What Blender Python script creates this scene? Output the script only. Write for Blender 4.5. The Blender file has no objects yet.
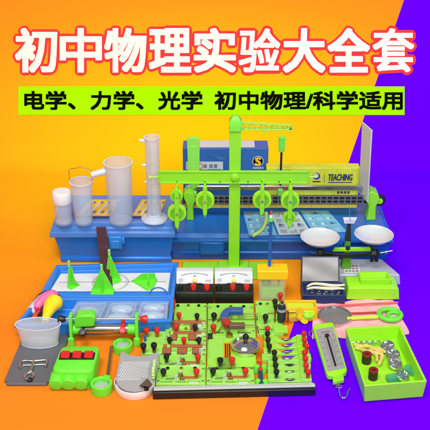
import bpy, bmesh, math, random
from mathutils import Vector, Matrix
random.seed(7)
sc = bpy.context.scene
C = sc.collection

# ------------------------------------------------------------------ camera, light, exposure
PITCH = math.radians(27.0); FPX = 900.0; DIST = 2.43
CAM = Vector((0, -DIST*math.cos(PITCH), DIST*math.sin(PITCH)))
FW = Vector((0, math.cos(PITCH), -math.sin(PITCH))); UP = Vector((0, math.sin(PITCH), math.cos(PITCH)))
cd = bpy.data.cameras.new('camera'); cam = bpy.data.objects.new('camera', cd); C.objects.link(cam)
cam.location = CAM; cam.rotation_euler = (math.pi/2-PITCH, 0, 0)
cd.sensor_width = 36; cd.lens = 36*FPX/430; cd.clip_start = .05; cd.clip_end = 60
sc.camera = cam
w = bpy.data.worlds.new('World'); sc.world = w; w.use_nodes = True
w.node_tree.nodes['Background'].inputs[0].default_value = (1, 1, 1, 1)
w.node_tree.nodes['Background'].inputs[1].default_value = .22
def lamp(name, loc, tgt, power, sx, sy, col=(1, 1, 1)):
    l = bpy.data.lights.new(name, 'AREA'); l.shape = 'RECTANGLE'; l.size = sx; l.size_y = sy; l.energy = power; l.color = col
    o = bpy.data.objects.new(name, l); C.objects.link(o); o.location = loc
    o.rotation_euler = (Vector(tgt)-Vector(loc)).to_track_quat('-Z', 'Y').to_euler()
lamp('softbox_overhead', (-.5, -1.75, 3.0), (0, -.2, 0), 74, 1.5, 1.0, (1, .985, .965))
lamp('softbox_front', (.35, -2.9, 1.75), (0, -.2, .1), 46, 1.1, .6, (1, .99, .975))
lamp('softbox_side', (2.6, -1.3, 1.9), (0, -.3, 0), 20, .7, 1.1)
sc.view_settings.view_transform = 'Standard'; sc.view_settings.look = 'None'
sc.view_settings.exposure = 0; sc.view_settings.gamma = 1
sc.cycles.max_bounces = 8; sc.cycles.transparent_max_bounces = 24

def ray(px, py): return FW + Vector((1, 0, 0))*((px-215)/FPX) - UP*((py-215)/FPX)
def G(px, py, z=0.0):
    r = ray(px, py); return CAM + r*((z-CAM.z)/r.z)
def V(px, py, y):
    r = ray(px, py); return CAM + r*((y-CAM.y)/r.y)
def mpp(p): return (Vector(p)-CAM).dot(FW)/FPX      # metres a pixel spans there

# ------------------------------------------------------------------ materials
def lin(c):
    c = c/255; return c/12.92 if c <= .04045 else ((c+.055)/1.055)**2.4
def rgb(r, g, b): return (lin(r), lin(g), lin(b), 1)
MC = {}
def mat(name, col, rough=.4, metal=0., alpha=1., var=.06, scale=14, bump=.04, bscale=160, coat=0., spec=.5, sub=0.):
    if name in MC: return MC[name]
    m = bpy.data.materials.new(name); m.use_nodes = True; MC[name] = m
    nt = m.node_tree; N = nt.nodes; L = nt.links; p = N['Principled BSDF']
    tc = N.new('ShaderNodeTexCoord'); nz = N.new('ShaderNodeTexNoise'); nz.inputs['Scale'].default_value = scale; nz.inputs['Detail'].default_value = 5
    L.new(tc.outputs['Object'], nz.inputs['Vector'])
    mx = N.new('ShaderNodeMix'); mx.data_type = 'RGBA'
    c = rgb(*col)
    mx.inputs[6].default_value = tuple(x*(1-var) for x in c[:3])+(1,); mx.inputs[7].default_value = tuple(min(1, x*(1+var)) for x in c[:3])+(1,)
    L.new(nz.outputs[0], mx.inputs[0]); L.new(mx.outputs[2], p.inputs['Base Color'])
    mr = N.new('ShaderNodeMapRange'); mr.inputs[3].default_value = max(0, rough-.07); mr.inputs[4].default_value = min(1, rough+.07)
    n2 = N.new('ShaderNodeTexNoise'); n2.inputs['Scale'].default_value = bscale; n2.inputs['Detail'].default_value = 3; L.new(tc.outputs['Object'], n2.inputs['Vector'])
    L.new(nz.outputs[0], mr.inputs[0]); L.new(mr.outputs[0], p.inputs['Roughness'])
    if bump:
        b = N.new('ShaderNodeBump'); b.inputs['Strength'].default_value = bump; b.inputs['Distance'].default_value = .002
        L.new(n2.outputs[0], b.inputs['Height']); L.new(b.outputs[0], p.inputs['Normal'])
    p.inputs['Metallic'].default_value = metal; p.inputs['Coat Weight'].default_value = coat; p.inputs['Specular IOR Level'].default_value = spec
    if sub: p.inputs['Subsurface Weight'].default_value = sub; p.inputs['Subsurface Radius'].default_value = (.01, .01, .01)
    if alpha < 1: p.inputs['Alpha'].default_value = alpha
    return m
LIME = mat('lime_board_plastic', (150, 216, 84), .38, var=.09, scale=26, bump=.07)
LIME2 = mat('bright_lime_plastic', (138, 222, 36), .4, var=.09, scale=26, bump=.07)
GREEN = mat('fresh_green_plastic', (104, 222, 52), .38, var=.09, scale=26, bump=.07)
TRAYG = mat('lime_tray_plastic', (156, 230, 34), .33, var=.08, scale=22, sub=.15)
PALEG = mat('pale_lime_plastic', (154, 218, 66), .4, var=.09, scale=26, bump=.07)
BLUE = mat('blue_box_plastic', (28, 110, 206), .28, spec=.45, bump=.03)
BLUELID = mat('blue_lid_plastic', (72, 126, 202), .28, spec=.45, bump=.03)
BLUE2 = mat('deep_blue_case_plastic', (10, 82, 172), .28, spec=.45, bump=.03)
BLUE3 = mat('mid_blue_case_lid', (22, 102, 188), .28, spec=.45, bump=.03)
SKYB = mat('open_case_blue_plastic', (42, 126, 220), .28, spec=.45, bump=.03)
TRANB = mat('clear_blue_blister', (150, 198, 240), .18, alpha=.38, bump=0)
NAVY = mat('navy_weights_box', (26, 48, 98), .45)
FROST = mat('frosted_plastic', (204, 220, 242), .16, alpha=.29, bump=0)
FROST2 = mat('thick_frosted_plastic', (226, 234, 248), .25, alpha=.66, bump=0)
CLEAR = mat('clear_acrylic', (236, 242, 246), .05, alpha=.30, bump=0, spec=.8)
GLASS = mat('lens_glass', (214, 224, 226), .05, alpha=.42, bump=0, spec=.9)
GREYGL = mat('grey_lens_glass', (128, 128, 128), .15, alpha=.8, bump=0)
WHITE = mat('white_plastic', (226, 228, 230), .4)
PAPER = mat('white_paper', (222, 222, 222), .75)
ENAMEL = mat('white_enamel', (206, 210, 213), .18, coat=.6)
STEEL = mat('polished_steel', (205, 205, 205), .2, 1., bump=.02)
DSTEEL = mat('dull_steel', (158, 158, 160), .38, 1.)
CHROME = mat('chrome', (225, 225, 228), .13, 1., bump=.01)
GREYM = mat('grey_coated_metal', (178, 180, 184), .4, .3, var=.08)
SLATE = mat('slate_grey_plate', (96, 97, 102), .5)
BLACK = mat('black_plastic', (22, 22, 24), .38)
BLACK2 = mat('black_rail', (34, 34, 38), .45, .3)
RED = mat('red_plastic', (214, 30, 30), .33)
DRED = mat('dark_red_plastic', (128, 22, 18), .4)
YEL = mat('yellow_plastic', (250, 200, 20), .4)
AMB = mat('amber_plastic', (250, 190, 30), .25, alpha=.93, sub=.2)
ORANGE = mat('orange_plastic', (244, 150, 20), .4)
COPPER = mat('copper_brown_print', (178, 104, 62), .5, .2, var=.15, scale=60)
BROWN = mat('brown_print', (128, 72, 50), .5, var=.15, scale=60)
BRASS = mat('brass', (196, 160, 80), .3, 1.)
BGLASS = mat('brown_mirror_glass', (84, 44, 50), .08, alpha=.8, bump=0, spec=.7)
PINK = mat('pink_cloth', (246, 176, 178), .85, var=.05, scale=40, bump=.35, bscale=420)
PINKB = mat('pink_rubber', (246, 110, 170), .4)
YELB = mat('yellow_rubber', (250, 214, 20), .42)
CORAL = mat('coral_red_ink', (244, 62, 62), .6, spec=0., bump=0, var=.01)
IVORY = mat('ivory_ink', (255, 250, 232), .6, spec=0., bump=0, var=.005)
BANDM = mat('lime_ink', (168, 246, 0), .6, spec=0., bump=0, var=.01)
INK = mat('black_ink', (14, 14, 10), .6, spec=0., bump=0)
CARTB = mat('carton_blue_print', (44, 100, 178), .5, var=.14, scale=9)
CARTG = mat('carton_lime_print', (206, 216, 58), .45, var=.22, scale=45)
PRW = mat('white_print', (206, 210, 213), .5)
PRLB = mat('light_blue_print', (112, 186, 224), .5, var=.1, scale=30)
PRDB = mat('dark_blue_print', (52, 60, 120), .5)
PRGR = mat('grey_print', (120, 124, 140), .6)
PRY = mat('yellow_print', (238, 190, 40), .5, var=.08)
PRO = mat('orange_print', (226, 120, 40), .5)
CREAM = mat('cream_rubber', (222, 198, 104), .38, alpha=.92, var=.15, scale=60)
BONE = mat('ivory_tweezer_plastic', (222, 216, 190), .45)
TEAL = mat('teal_clear_plastic', (60, 170, 140), .2, alpha=.5, bump=0)
RODB = mat('blue_rod_plastic', (28, 92, 172), .35)
CORK = mat('dark_brown_wood', (92, 70, 58), .6, var=.2, scale=50)
REDCOL = mat('magnet_red_paint', (150, 44, 40), .4); BLUEMG = mat('magnet_blue_paint', (48, 84, 150), .4)

# ------------------------------------------------------------------ mesh helpers
class M:
    def __init__(s): s.v = []; s.f = []; s.mi = []; s.cur = 0; s.T = None
    def add(s, vs, fs):
        o = len(s.v)
        for p in vs:
            p = Vector(p); s.v.append(s.T @ p if s.T else p)
        for f in fs: s.f.append([i+o for i in f]); s.mi.append(s.cur)
        return s
    def m(s, i): s.cur = i; return s
    def box(s, c, d, rz=0):
        x, y, z = (k/2 for k in d); R = Matrix.Rotation(rz, 3, 'Z'); c = Vector(c)
        vs = [c+R @ Vector((a*x, b*y, e*z)) for e in (-1, 1) for a, b in ((-1, -1), (1, -1), (1, 1), (-1, 1))]
        return s.add(vs, [(3, 2, 1, 0), (4, 5, 6, 7), (0, 1, 5, 4), (1, 2, 6, 5), (2, 3, 7, 6), (3, 0, 4, 7)])
    def bx(s, x0, x1, y0, y1, z0, z1): return s.box(((x0+x1)/2, (y0+y1)/2, (z0+z1)/2), (abs(x1-x0), abs(y1-y0), abs(z1-z0)))
    def loops(s, rings, caps=True, close=True):
        n = len(rings[0]); vs = [p for r in rings for p in r]; fs = []
        for i in range(len(rings)-1):
            for j in range(n if close else n-1):
                k = (j+1) % n; fs.append((i*n+j, i*n+k, (i+1)*n+k, (i+1)*n+j))
        if caps: fs.append(tuple(range(n-1, -1, -1))); fs.append(tuple((len(rings)-1)*n+j for j in range(n)))
        return s.add(vs, fs)
    def prism(s, poly, z0, z1): return s.loops([[(x, y, z0) for x, y in poly], [(x, y, z1) for x, y in poly]])
    def prismY(s, poly, y0, y1): return s.loops([[(x, y0, z) for x, z in poly], [(x, y1, z) for x, z in poly]])
    def prismX(s, poly, x0, x1): return s.loops([[(x0, y, z) for y, z in poly], [(x1, y, z) for y, z in poly]])
    def lathe(s, prof, o=(0, 0, 0), ax=(0, 0, 1), n=32, sx=1.):
        q = Vector(ax).normalized().to_track_quat('Z', 'Y'); o = Vector(o); rings = []
        for r, z in prof:
            rings.append([o+q @ Vector((max(r, 1e-5)*math.cos(2*math.pi*j/n)*sx, max(r, 1e-5)*math.sin(2*math.pi*j/n), z)) for j in range(n)])
        return s.loops(rings, caps=(prof[0] != prof[-1]))
    def cyl(s, a, b, r0, r1=None, n=20):
        a = Vector(a); b = Vector(b); r1 = r0 if r1 is None else r1
        return s.lathe([(r0, 0), (r1, (b-a).length)], a, b-a, n)
    def tube(s, pts, r, n=10, closed=False, radii=None):
        pts = [Vector(p) for p in pts]; rings = []; k = len(pts); prev = None
        for i, p in enumerate(pts):
            t = (pts[(i+1) % k]-pts[i-1]) if closed or 0 < i < k-1 else (pts[1]-pts[0] if i == 0 else pts[-1]-pts[-2])
            t.normalize()
            u = t.orthogonal().normalized() if prev is None else (prev-t*prev.dot(t)).normalized()
            prev = u; v = t.cross(u); rr = radii[i] if radii else r
            rings.append([p+u*(rr*math.cos(2*math.pi*j/n))+v*(rr*math.sin(2*math.pi*j/n)) for j in range(n)])
        if closed: rings.append(rings[0]); return s.loops(rings, caps=False)
        return s.loops(rings)
    def ball(s, c, rad, n=20, k=12):
        rx, ry, rz = rad if isinstance(rad, tuple) else (rad,)*3; c = Vector(c)
        return s.loops([[c+Vector((rx*max(math.sin(math.pi*i/k), 1e-3)*math.cos(2*math.pi*j/n), ry*max(math.sin(math.pi*i/k), 1e-3)*math.sin(2*math.pi*j/n), -rz*math.cos(math.pi*i/k))) for j in range(n)] for i in range(k+1)])
    def sheet(s, q, th=.0008):           # quad of world points extruded along its normal
        q = [Vector(p) for p in q]; nrm = (q[1]-q[0]).cross(q[2]-q[1]).normalized()
        return s.loops([q, [p+nrm*th for p in q]])
    def tray(s, q, z0, h, t, tf, draft=0., rim=0.):   # open tray from four XY corners (counter clockwise)
        q = [Vector((p[0], p[1])) for p in q]
        def inset(d):
            out = []
            for i in range(4):
                a, b, c = q[i-1], q[i], q[(i+1) % 4]; e1 = (b-a).normalized(); e2 = (c-b).normalized()
                n1 = Vector((-e1.y, e1.x)); n2 = Vector((-e2.y, e2.x)); bi = (n1+n2).normalized(); out.append(b+bi*(d/max(.3, bi.dot(n1))))
            return out
        R = lambda d, z: [(p.x, p.y, z) for p in inset(d)]
        rings = [R(draft, z0), R(draft*.35, z0+h*.65)]
        if rim: rings += [R(draft*.3, z0+h*.78), R(-rim, z0+h*.8)]
        rings += [R(-rim, z0+h), R(t, z0+h), R(t+draft, z0+tf)]
        return s.loops(rings)
    def build(s, name, mats, parent=None, bevel=0., seg=2, smooth=40, org=None):
        me = bpy.data.meshes.new(name)
        if parent is not None: off = Vector(parent['_o'])
        elif org is not None: off = Vector(org)
        else:
            lo = [min(v[i] for v in s.v) for i in range(3)]; hi = [max(v[i] for v in s.v) for i in range(3)]
            off = Vector(((lo[0]+hi[0])/2, (lo[1]+hi[1])/2, lo[2]))
        me.from_pydata([v-off for v in s.v], [], s.f); me.update()
        me.polygons.foreach_set('material_index', s.mi)
        bm = bmesh.new(); bm.from_mesh(me); bmesh.ops.remove_doubles(bm, verts=bm.verts, dist=1e-7); bmesh.ops.recalc_face_normals(bm, faces=bm.faces)
        bm.to_mesh(me); bm.free()
        for m_ in (mats if isinstance(mats, (list, tuple)) else [mats]): me.materials.append(m_)
        me.polygons.foreach_set('use_smooth', [True]*len(me.polygons)); me.set_sharp_from_angle(angle=math.radians(smooth))
        o = bpy.data.objects.new(name, me); C.objects.link(o); o['_o'] = tuple(off)
        if parent is not None: o.parent = parent
        else: o.location = off
        if bevel:
            b = o.modifiers.new('bevel', 'BEVEL'); b.width = bevel; b.segments = seg; b.limit_method = 'ANGLE'; b.angle_limit = math.radians(45); b.harden_normals = False
        return o
def thing(name, label, cat, loc, group=None):
    o = bpy.data.objects.new(name, None); o.empty_display_size = .02; C.objects.link(o); o.location = loc; o['_o'] = tuple(loc)
    return tag(o, label, cat, group)
def tag(o, label, cat, group=None):
    o['label'] = label; o['category'] = cat
    if group: o['group'] = group
    return o
def glyphs(text, bold=0., n=8, shear=0.):
    """outline of a line of lettering: triangles in a unit square frame, thickened by shifted copies"""
    c = bpy.data.curves.new('letters', 'FONT'); c.body = text; c.size = 1; c.resolution_u = 3; c.shear = shear
    o = bpy.data.objects.new('letters', c); C.objects.link(o)
    dg = bpy.context.evaluated_depsgraph_get(); dg.update()
    me = o.evaluated_get(dg).to_mesh(); vs = [v.co.copy() for v in me.vertices]; fs = [tuple(p.vertices) for p in me.polygons]
    o.evaluated_get(dg).to_mesh_clear(); bpy.data.objects.remove(o); bpy.data.curves.remove(c)
    x0 = min(v.x for v in vs); x1 = max(v.x for v in vs); y0 = min(v.y for v in vs); y1 = max(v.y for v in vs)
    return [((v.x-x0)/(x1-x0), (v.y-y0)/(y1-y0)) for v in vs], fs
def lettering(mb, text, o, ux, uy, bold=0., n=8, lift=.0004, shear=0., step=.00006, square=False):
    """write text into mesh builder mb: o lower left corner, ux / uy full extent vectors"""
    vs, fs = glyphs(text, shear=shear); o = Vector(o); ux = Vector(ux); uy = Vector(uy); nr = ux.cross(uy).normalized()
    ex = ux.normalized(); ey = uy.normalized()
    for k in range(n+1 if bold else 1):
        d = Vector((0, 0, 0)) if k == 0 else (ex*math.cos(2*math.pi*k/n)+ey*math.sin(2*math.pi*k/n))*bold
        if k and square: c_, s_ = math.cos(2*math.pi*k/n), math.sin(2*math.pi*k/n); d = d/max(abs(c_), abs(s_))
        mb.add([o+ux*x+uy*y+d+nr*(lift+k*step) for x, y in vs], fs)

# ------------------------------------------------------------------ the setting: seamless printed backdrop sweeping up behind the kit
Y0 = .34; RAD = .12; TL = PITCH
prof = [(-1.45, 0), (-1.0, 0), (-.6, 0), (-.3, 0), (0, 0)]
ang = math.pi/2-TL      # the board leans back
ts = RAD*math.tan(ang/2)
for i in range(13):
    a = ang*i/12; prof.append((Y0-ts+RAD*math.sin(a), RAD*(1-math.cos(a))))
ye, ze = prof[-1]
for k in (.1, .3, .6, .9, 1.3): prof.append((ye+k*math.cos(ang), ze+k*math.sin(ang)))
def px_of(p):
    r = Vector(p)-CAM; d = r.dot(FW); return 215+FPX*r.x/d, 215-FPX*r.dot(UP)/d, d
mb = M(); arc = 0; rows = []; uvs = []
for i, (y, z) in enumerate(prof):
    if i: arc += math.hypot(y-prof[i-1][0], z-prof[i-1][1])
    _, py, d = px_of((0, y, z)); xb = (404-.341*py-215)/FPX*d
    xs = [-1.6, -.8, -.4, -.2, 0, xb]+[xb+(1.6-xb)*k/4 for k in (1, 2, 3, 4)]
    xs[:5] = [-1.6+(xb+1.6)*k/5 for k in range(5)]
    rows.append([(x, y, z) for x in xs])
nc = len(rows[0])
for i in range(len(rows)-1):
    for j in range(nc-1):
        mb.m(0 if j < 5 else 1).add([rows[i][j], rows[i][j+1], rows[i+1][j+1], rows[i+1][j]], [(0, 1, 2, 3)])
def backdrop_orange():
    m = bpy.data.materials.new('orange_yellow_printed_paper'); m.use_nodes = True; nt = m.node_tree; N = nt.nodes; L = nt.links; p = N['Principled BSDF']
    tc = N.new('ShaderNodeTexCoord'); mp = N.new('ShaderNodeMapping'); L.new(tc.outputs['Object'], mp.inputs[0])
    mp.inputs['Location'].default_value = (.0, -.20, -.08); mp.inputs['Scale'].default_value = (.46, .66, 1.05)
    ln = N.new('ShaderNodeVectorMath'); ln.operation = 'LENGTH'; L.new(mp.outputs[0], ln.inputs[0])
    cr = N.new('ShaderNodeValToRGB'); L.new(ln.outputs['Value'], cr.inputs[0])
    e = cr.color_ramp.elements; e[0].position = .05; e[0].color = rgb(252, 202, 14); e[1].position = .62; e[1].color = rgb(240, 128, 32)
    k = e.new(.24); k.color = rgb(249, 182, 20); k = e.new(.42); k.color = rgb(245, 150, 28)
    L.new(cr.outputs[0], p.inputs['Base Color']); p.inputs['Roughness'].default_value = .75; p.inputs['Specular IOR Level'].default_value = .0
    return m
VIOLET = mat('violet_printed_paper', (103, 0, 255), .8, var=.01, bump=0, spec=0.)
bd = mb.build('backdrop', [backdrop_orange(), VIOLET], org=(0, 0, 0), smooth=80); bd['kind'] = 'structure'
# printed title and strap line on the leaning part of the backdrop
NB = -FW; BO = Vector((0, ye, ze))
def B(px, py, up=0.):
    r = ray(px, py); t = (BO-CAM).dot(NB)/r.dot(NB); return CAM+r*t+NB*up
bs = mpp(B(215, 50))
TITLE = '初中物理实验大全套'; cx0 = 14.0; cw = (415.5-14.0)/9
mo = M(); mi_ = M()
for k, ch in enumerate(TITLE):
    o = B(cx0+cw*k+2.5, 71.5); ux = B(cx0+cw*(k+1)-2.5, 71.5)-o; uy = B(cx0+cw*k+2.5, 29.5)-o
    lettering(mo, ch, o+NB*.0006, ux, uy, bold=bs*4.0, n=32, step=.00002)
    lettering(mi_, ch, o+NB*.0022, ux, uy, bold=bs*(.95 if ch in '套验' else 1.3), n=32, step=.000015, square=True)
tt = thing('title_lettering', 'big ivory Chinese title with coral red outline across the backdrop top', 'lettering', B(215, 70))
mo.build('letter_outline', CORAL, tt); mi_.build('letter_face', IVORY, tt)
bn = thing('strapline_band', 'lime green band with black Chinese lettering below the big title', 'banner', B(211, 115))
mb = M(); mb.sheet([B(18.5, 115, .0006), B(404.5, 115, .0006), B(404.5, 86.5, .0006), B(18.5, 86.5, .0006)], .0012); mb.build('band', BANDM, bn)
for txt, a, b in (('电学、力学、光学', 24, 203), ('初中物理/科学适用', 214, 403)):
    mb = M(); o = B(a+1, 109.5, .0022); lettering(mb, txt, o, B(b-1, 109.5, .0022)-o, B(a+1, 91.5, .0022)-o, bold=bs*.62, n=8, step=.00004, square=True)
    mb.build('band_lettering', INK, bn)

# ------------------------------------------------------------------ blue toolbox, left
YF = -.27
def XY(px, py, z=0): p = G(px, py, z); return (p.x, p.y)
a0 = V(49, 230, YF).x; a1 = V(175, 230, YF).x; zt = V(110, 224, YF).z; zl = V(110, 237, YF).z
LT = zt
tb = thing('toolbox', 'closed blue plastic toolbox with a raised lid, carrying frosted vessels', 'toolbox', ((a0+a1)/2, YF+.09, 0))
dp = .155
mb = M()
def rect(x0, x1, y0, y1, z): return [(x0, y0, z), (x1, y0, z), (x1, y1, z), (x0, y1, z)]
mb.loops([rect(a0+.020, a1-.012, YF+.014, YF+dp, .0), rect(a0+.017, a1-.010, YF+.012, YF+dp, .012), rect(a0+.021, a1-.013, YF+.016, YF+dp, .016), rect(a0+.008, a1-.006, YF+.007, YF+dp, zl)])
mb.build('body', BLUE, tb, .003)
mb = M()
mb.loops([rect(a0, a1, YF, YF+dp+.01, zl-.002), rect(a0, a1, YF, YF+dp+.01, zl+.010), rect(a0+.004, a1-.003, YF+.003, YF+dp+.008, zl+.012), rect(a0+.006, a1-.0035, YF+.0045, YF+dp+.0065, zt-.014), rect(a0+.009, a1-.0055, YF+.007, YF+dp+.005, zt-.0125), rect(a0+.010, a1-.006, YF+.008, YF+dp+.004, zt-.003), rect(a0+.011, a1-.007, YF+.009, YF+dp+.003, zt), ])
mb.build('lid', [BLUELID], tb, .002)
p = V(116, 240, YF); s = mpp(p)
mb = M(); mb.bx(p.x-7*s, p.x+6*s, YF-.008, YF+.004, p.z-.022, p.z+.012); mb.bx(p.x-5*s, p.x+4*s, YF-.013, YF-.008, p.z-.018, p.z+.004)
mb.bx(p.x+6*s, p.x+9*s, YF-.010, YF+.002, p.z-.006, p.z+.010)
mb.build('latch', mat('latch_blue', (46, 130, 208), .35), tb, .002)

# frosted vessels on the toolbox
def vessel(name, label, cat, px, py, r0, r1, toppy, foot=None, wall=.0016, mt=FROST, grp='frosted plastic vessels on the blue toolbox lid'):
    p = G(px, py, LT); s = mpp(p); h = V(px, toppy, p.y).z-LT; r0 *= s; r1 *= s
    t = thing(name, label, cat, (p.x, p.y, LT), grp)
    m_ = M(); m_.lathe([(r0*.96, 0), (r0, .003), (r1, h), (r1+.0012, h), (r1+.0012, h+.002), (r1-wall, h+.002), (r0-wall, .004), (1e-5, .004)], p, n=48); m_.build('cup_wall', mt, t)
    m_ = M(); m_.lathe([(r1-wall, h), (r1+.0016, h), (r1+.0018, h+.0026), (r1-wall, h+.0026), (r1-wall, h)], p, n=48); m_.build('cup_rim', FROST2, t)
    m_ = M(); m_.lathe([(r0*.9, .0044), (1e-5, .0046)], p, n=40); m_.build('cup_bottom', FROST, t)
    return t, p, s, h, r0, r1
t, p, s, h, r0, r1 = vessel('frosted_bottle', 'small frosted bottle with a white cap, leftmost vessel on the toolbox', 'bottle', 64, 222, 9.0, 8.4, 201)
m_ = M(); m_.lathe([(r1+.001, h-.004), (r1+.0028, h), (r1+.0024, h+.022), (r1+.0002, h+.026), (1e-5, h+.0262)], p, n=40)
m_.build('cap', mat('translucent_cap', (240, 242, 244), .3, alpha=.85, bump=0), t, .0006)
t, p, s, h, r0, r1 = vessel('bucket_cup', 'frosted cup with a thin wire bail handle on the toolbox', 'cup', 84, 222, 9, 11, 182)
m_ = M(); pts = [(p.x-r1, p.y, LT+h-.004), (p.x-r1, p.y, LT+h+.030), (p.x-r1*.8, p.y, LT+h+.034), (p.x-.005, p.y, LT+h+.036), (p.x, p.y, LT+h+.040), (p.x+.005, p.y, LT+h+.036), (p.x+r1*.8, p.y, LT+h+.034), (p.x+r1, p.y, LT+h+.030), (p.x+r1, p.y, LT+h-.004)]
m_.tube(pts, .0007, 8); m_.build('wire_handle', DSTEEL, t)
t, p, s, h, r0, r1 = vessel('overflow_cup', 'wide frosted overflow cup with a side spout on the toolbox', 'cup', 121, 221, 12, 13.5, 163)
m_ = M(); q = V(106, 172, p.y); m_.lathe([(.0085, 0), (.0075, .034), (.006, .034), (.006, 0)], (p.x-r1*.9, p.y-.004, q.z+.004), (-1, -.25, -.18), n=20); m_.build('spout', FROST2, t)
m_ = M()
for k in range(9): m_.lathe([(r0+.0008+(r1-r0)*(.06+.07*k)+.0004, 0), (r0+.0008+(r1-r0)*(.06+.07*k)+.0004, .0009)], (p.x, p.y, LT+h*(.06+.07*k)), n=40)
t, p, s, h, r0, r1 = vessel('measuring_cylinder', 'tall frosted measuring cylinder on a round foot, on the toolbox', 'cylinder', 154.5, 219, 7.2, 7.0, 138)
m_ = M(); m_.lathe([(13.2*s, 0), (13.2*s, .004), (12*s, .0065), (8*s, .010), (7*s, .018)], p, n=48); m_.build('foot', FROST2, t)
q = V(142, 141, p.y); m_ = M(); m_.cyl((p.x-r1*.8, p.y, q.z), (p.x-r1-.012, p.y, q.z+.002), .005, .0035); m_.build('side_nub', FROST2, t); m_ = M(); q = V(142, 165, p.y); m_.cyl((p.x-r1*.8, p.y, q.z), (p.x-r1-.008, p.y, q.z), .004, .003); m_.build('side_nub', FROST2, t); m_ = M(); q = V(144, 182, p.y)
m_.cyl((p.x-r1*.8, p.y, q.z), (p.x-r1-.003, p.y, q.z), .003); m_.build('side_nub', FROST2, t)
m_ = M()
for k in range(34):
    z = LT+.02+(h-.03)*k/34; l = .55 if k % 5 == 0 else .3
    for j in range(6):
        a = -2.0+l*j/6; b = -2.0+l*(j+1)/6; R = r0+.0006
        m_.add([(p.x+R*math.cos(a), p.y+R*math.sin(a), z), (p.x+R*math.cos(b), p.y+R*math.sin(b), z), (p.x+R*math.cos(b), p.y+R*math.sin(b), z+.0006), (p.x+R*math.cos(a), p.y+R*math.sin(a), z+.0006)], [(0, 1, 2, 3)])
m_.build('graduation', PRGR, t)
# printed yellow cards on the lid
for lab, q in (('yellow printed card on the toolbox between the cup handle and wide cup', ((76, 217.5), (110, 217.5), (121, 200), (90, 200))), ('yellow printed card on the toolbox behind the measuring cylinder', ((131, 217.5), (159, 217.5), (166, 200), (142, 200)))):
    P = [G(x, y, LT+.0005) for x, y in q]
    t = thing('printed_card', lab, 'card', (P[0]+P[2])/2, 'yellow printed cards on the toolbox lid')
    m_ = M(); m_.sheet(P, .0016); m_.build('card', PRY, t)
    m_ = M(); f = lambda u, v: P[0].lerp(P[1], u).lerp(P[3].lerp(P[2], u), v)+Vector((0, 0, .0022))
    for i in range(4):
        u = .06+.24*i
        m_.m(0).sheet([f(u, .12), f(u+.07, .12), f(u+.14, .88), f(u+.07, .88)], .0003)
        m_.m(1).sheet([f(u+.10, .2), f(u+.19, .2), f(u+.19, .34), f(u+.10, .34)], .0003)
        m_.m(0).sheet([f(u+.09, .55), f(u+.17, .5), f(u+.17, .62), f(u+.10, .68)], .0003)
        m_.m(1).sheet([f(u+.12, .78), f(u+.20, .74), f(u+.20, .86), f(u+.13, .9)], .0003)
    m_.m(2).sheet([f(0, -.05), f(1, -.05), f(1, .04), f(0, .04)], .0003)
    m_.build('card_print', [PRW, PRGR, PRDB], t)

# ------------------------------------------------------------------ wide blue case, middle and right
YR = -.245
b0 = V(168, 250, YR).x; b1 = V(391, 250, YR).x; ZC = .07; d2 = .185
wc = thing('equipment_case', 'wide dark blue equipment case under the optical bench', 'case', ((b0+b1)/2, YR+.09, 0))
mb = M(); mb.loops([rect(b0+.010, b1-.008, YR+.003, YR+d2, 0), rect(b0+.009, b1-.007, YR+.002, YR+d2, .020), rect(b0+.005, b1-.004, YR+.006, YR+d2, .022), rect(b0+.003, b1-.002, YR+.004, YR+d2, .050)])
mb.build('body', BLUE2, wc, .003)
mb = M(); mb.loops([rect(b0-.004, b1+.003, YR-.003, YR+d2+.004, .0495), rect(b0-.004, b1+.003, YR-.003, YR+d2+.004, .058), rect(b0+.004, b1-.004, YR+.005, YR+d2-.004, .060), rect(b0+.010, b1-.009, YR+.012, YR+d2-.010, ZC)])
mb.build('lid', BLUE3, wc, .002)
for px in (212, 330):
    p = V(px, 250, YR); mb = M(); mb.bx(p.x-.03, p.x+.03, YR-.006, YR+.004, .018, .052); mb.build('latch', BLUE2, wc, .003)
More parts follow.
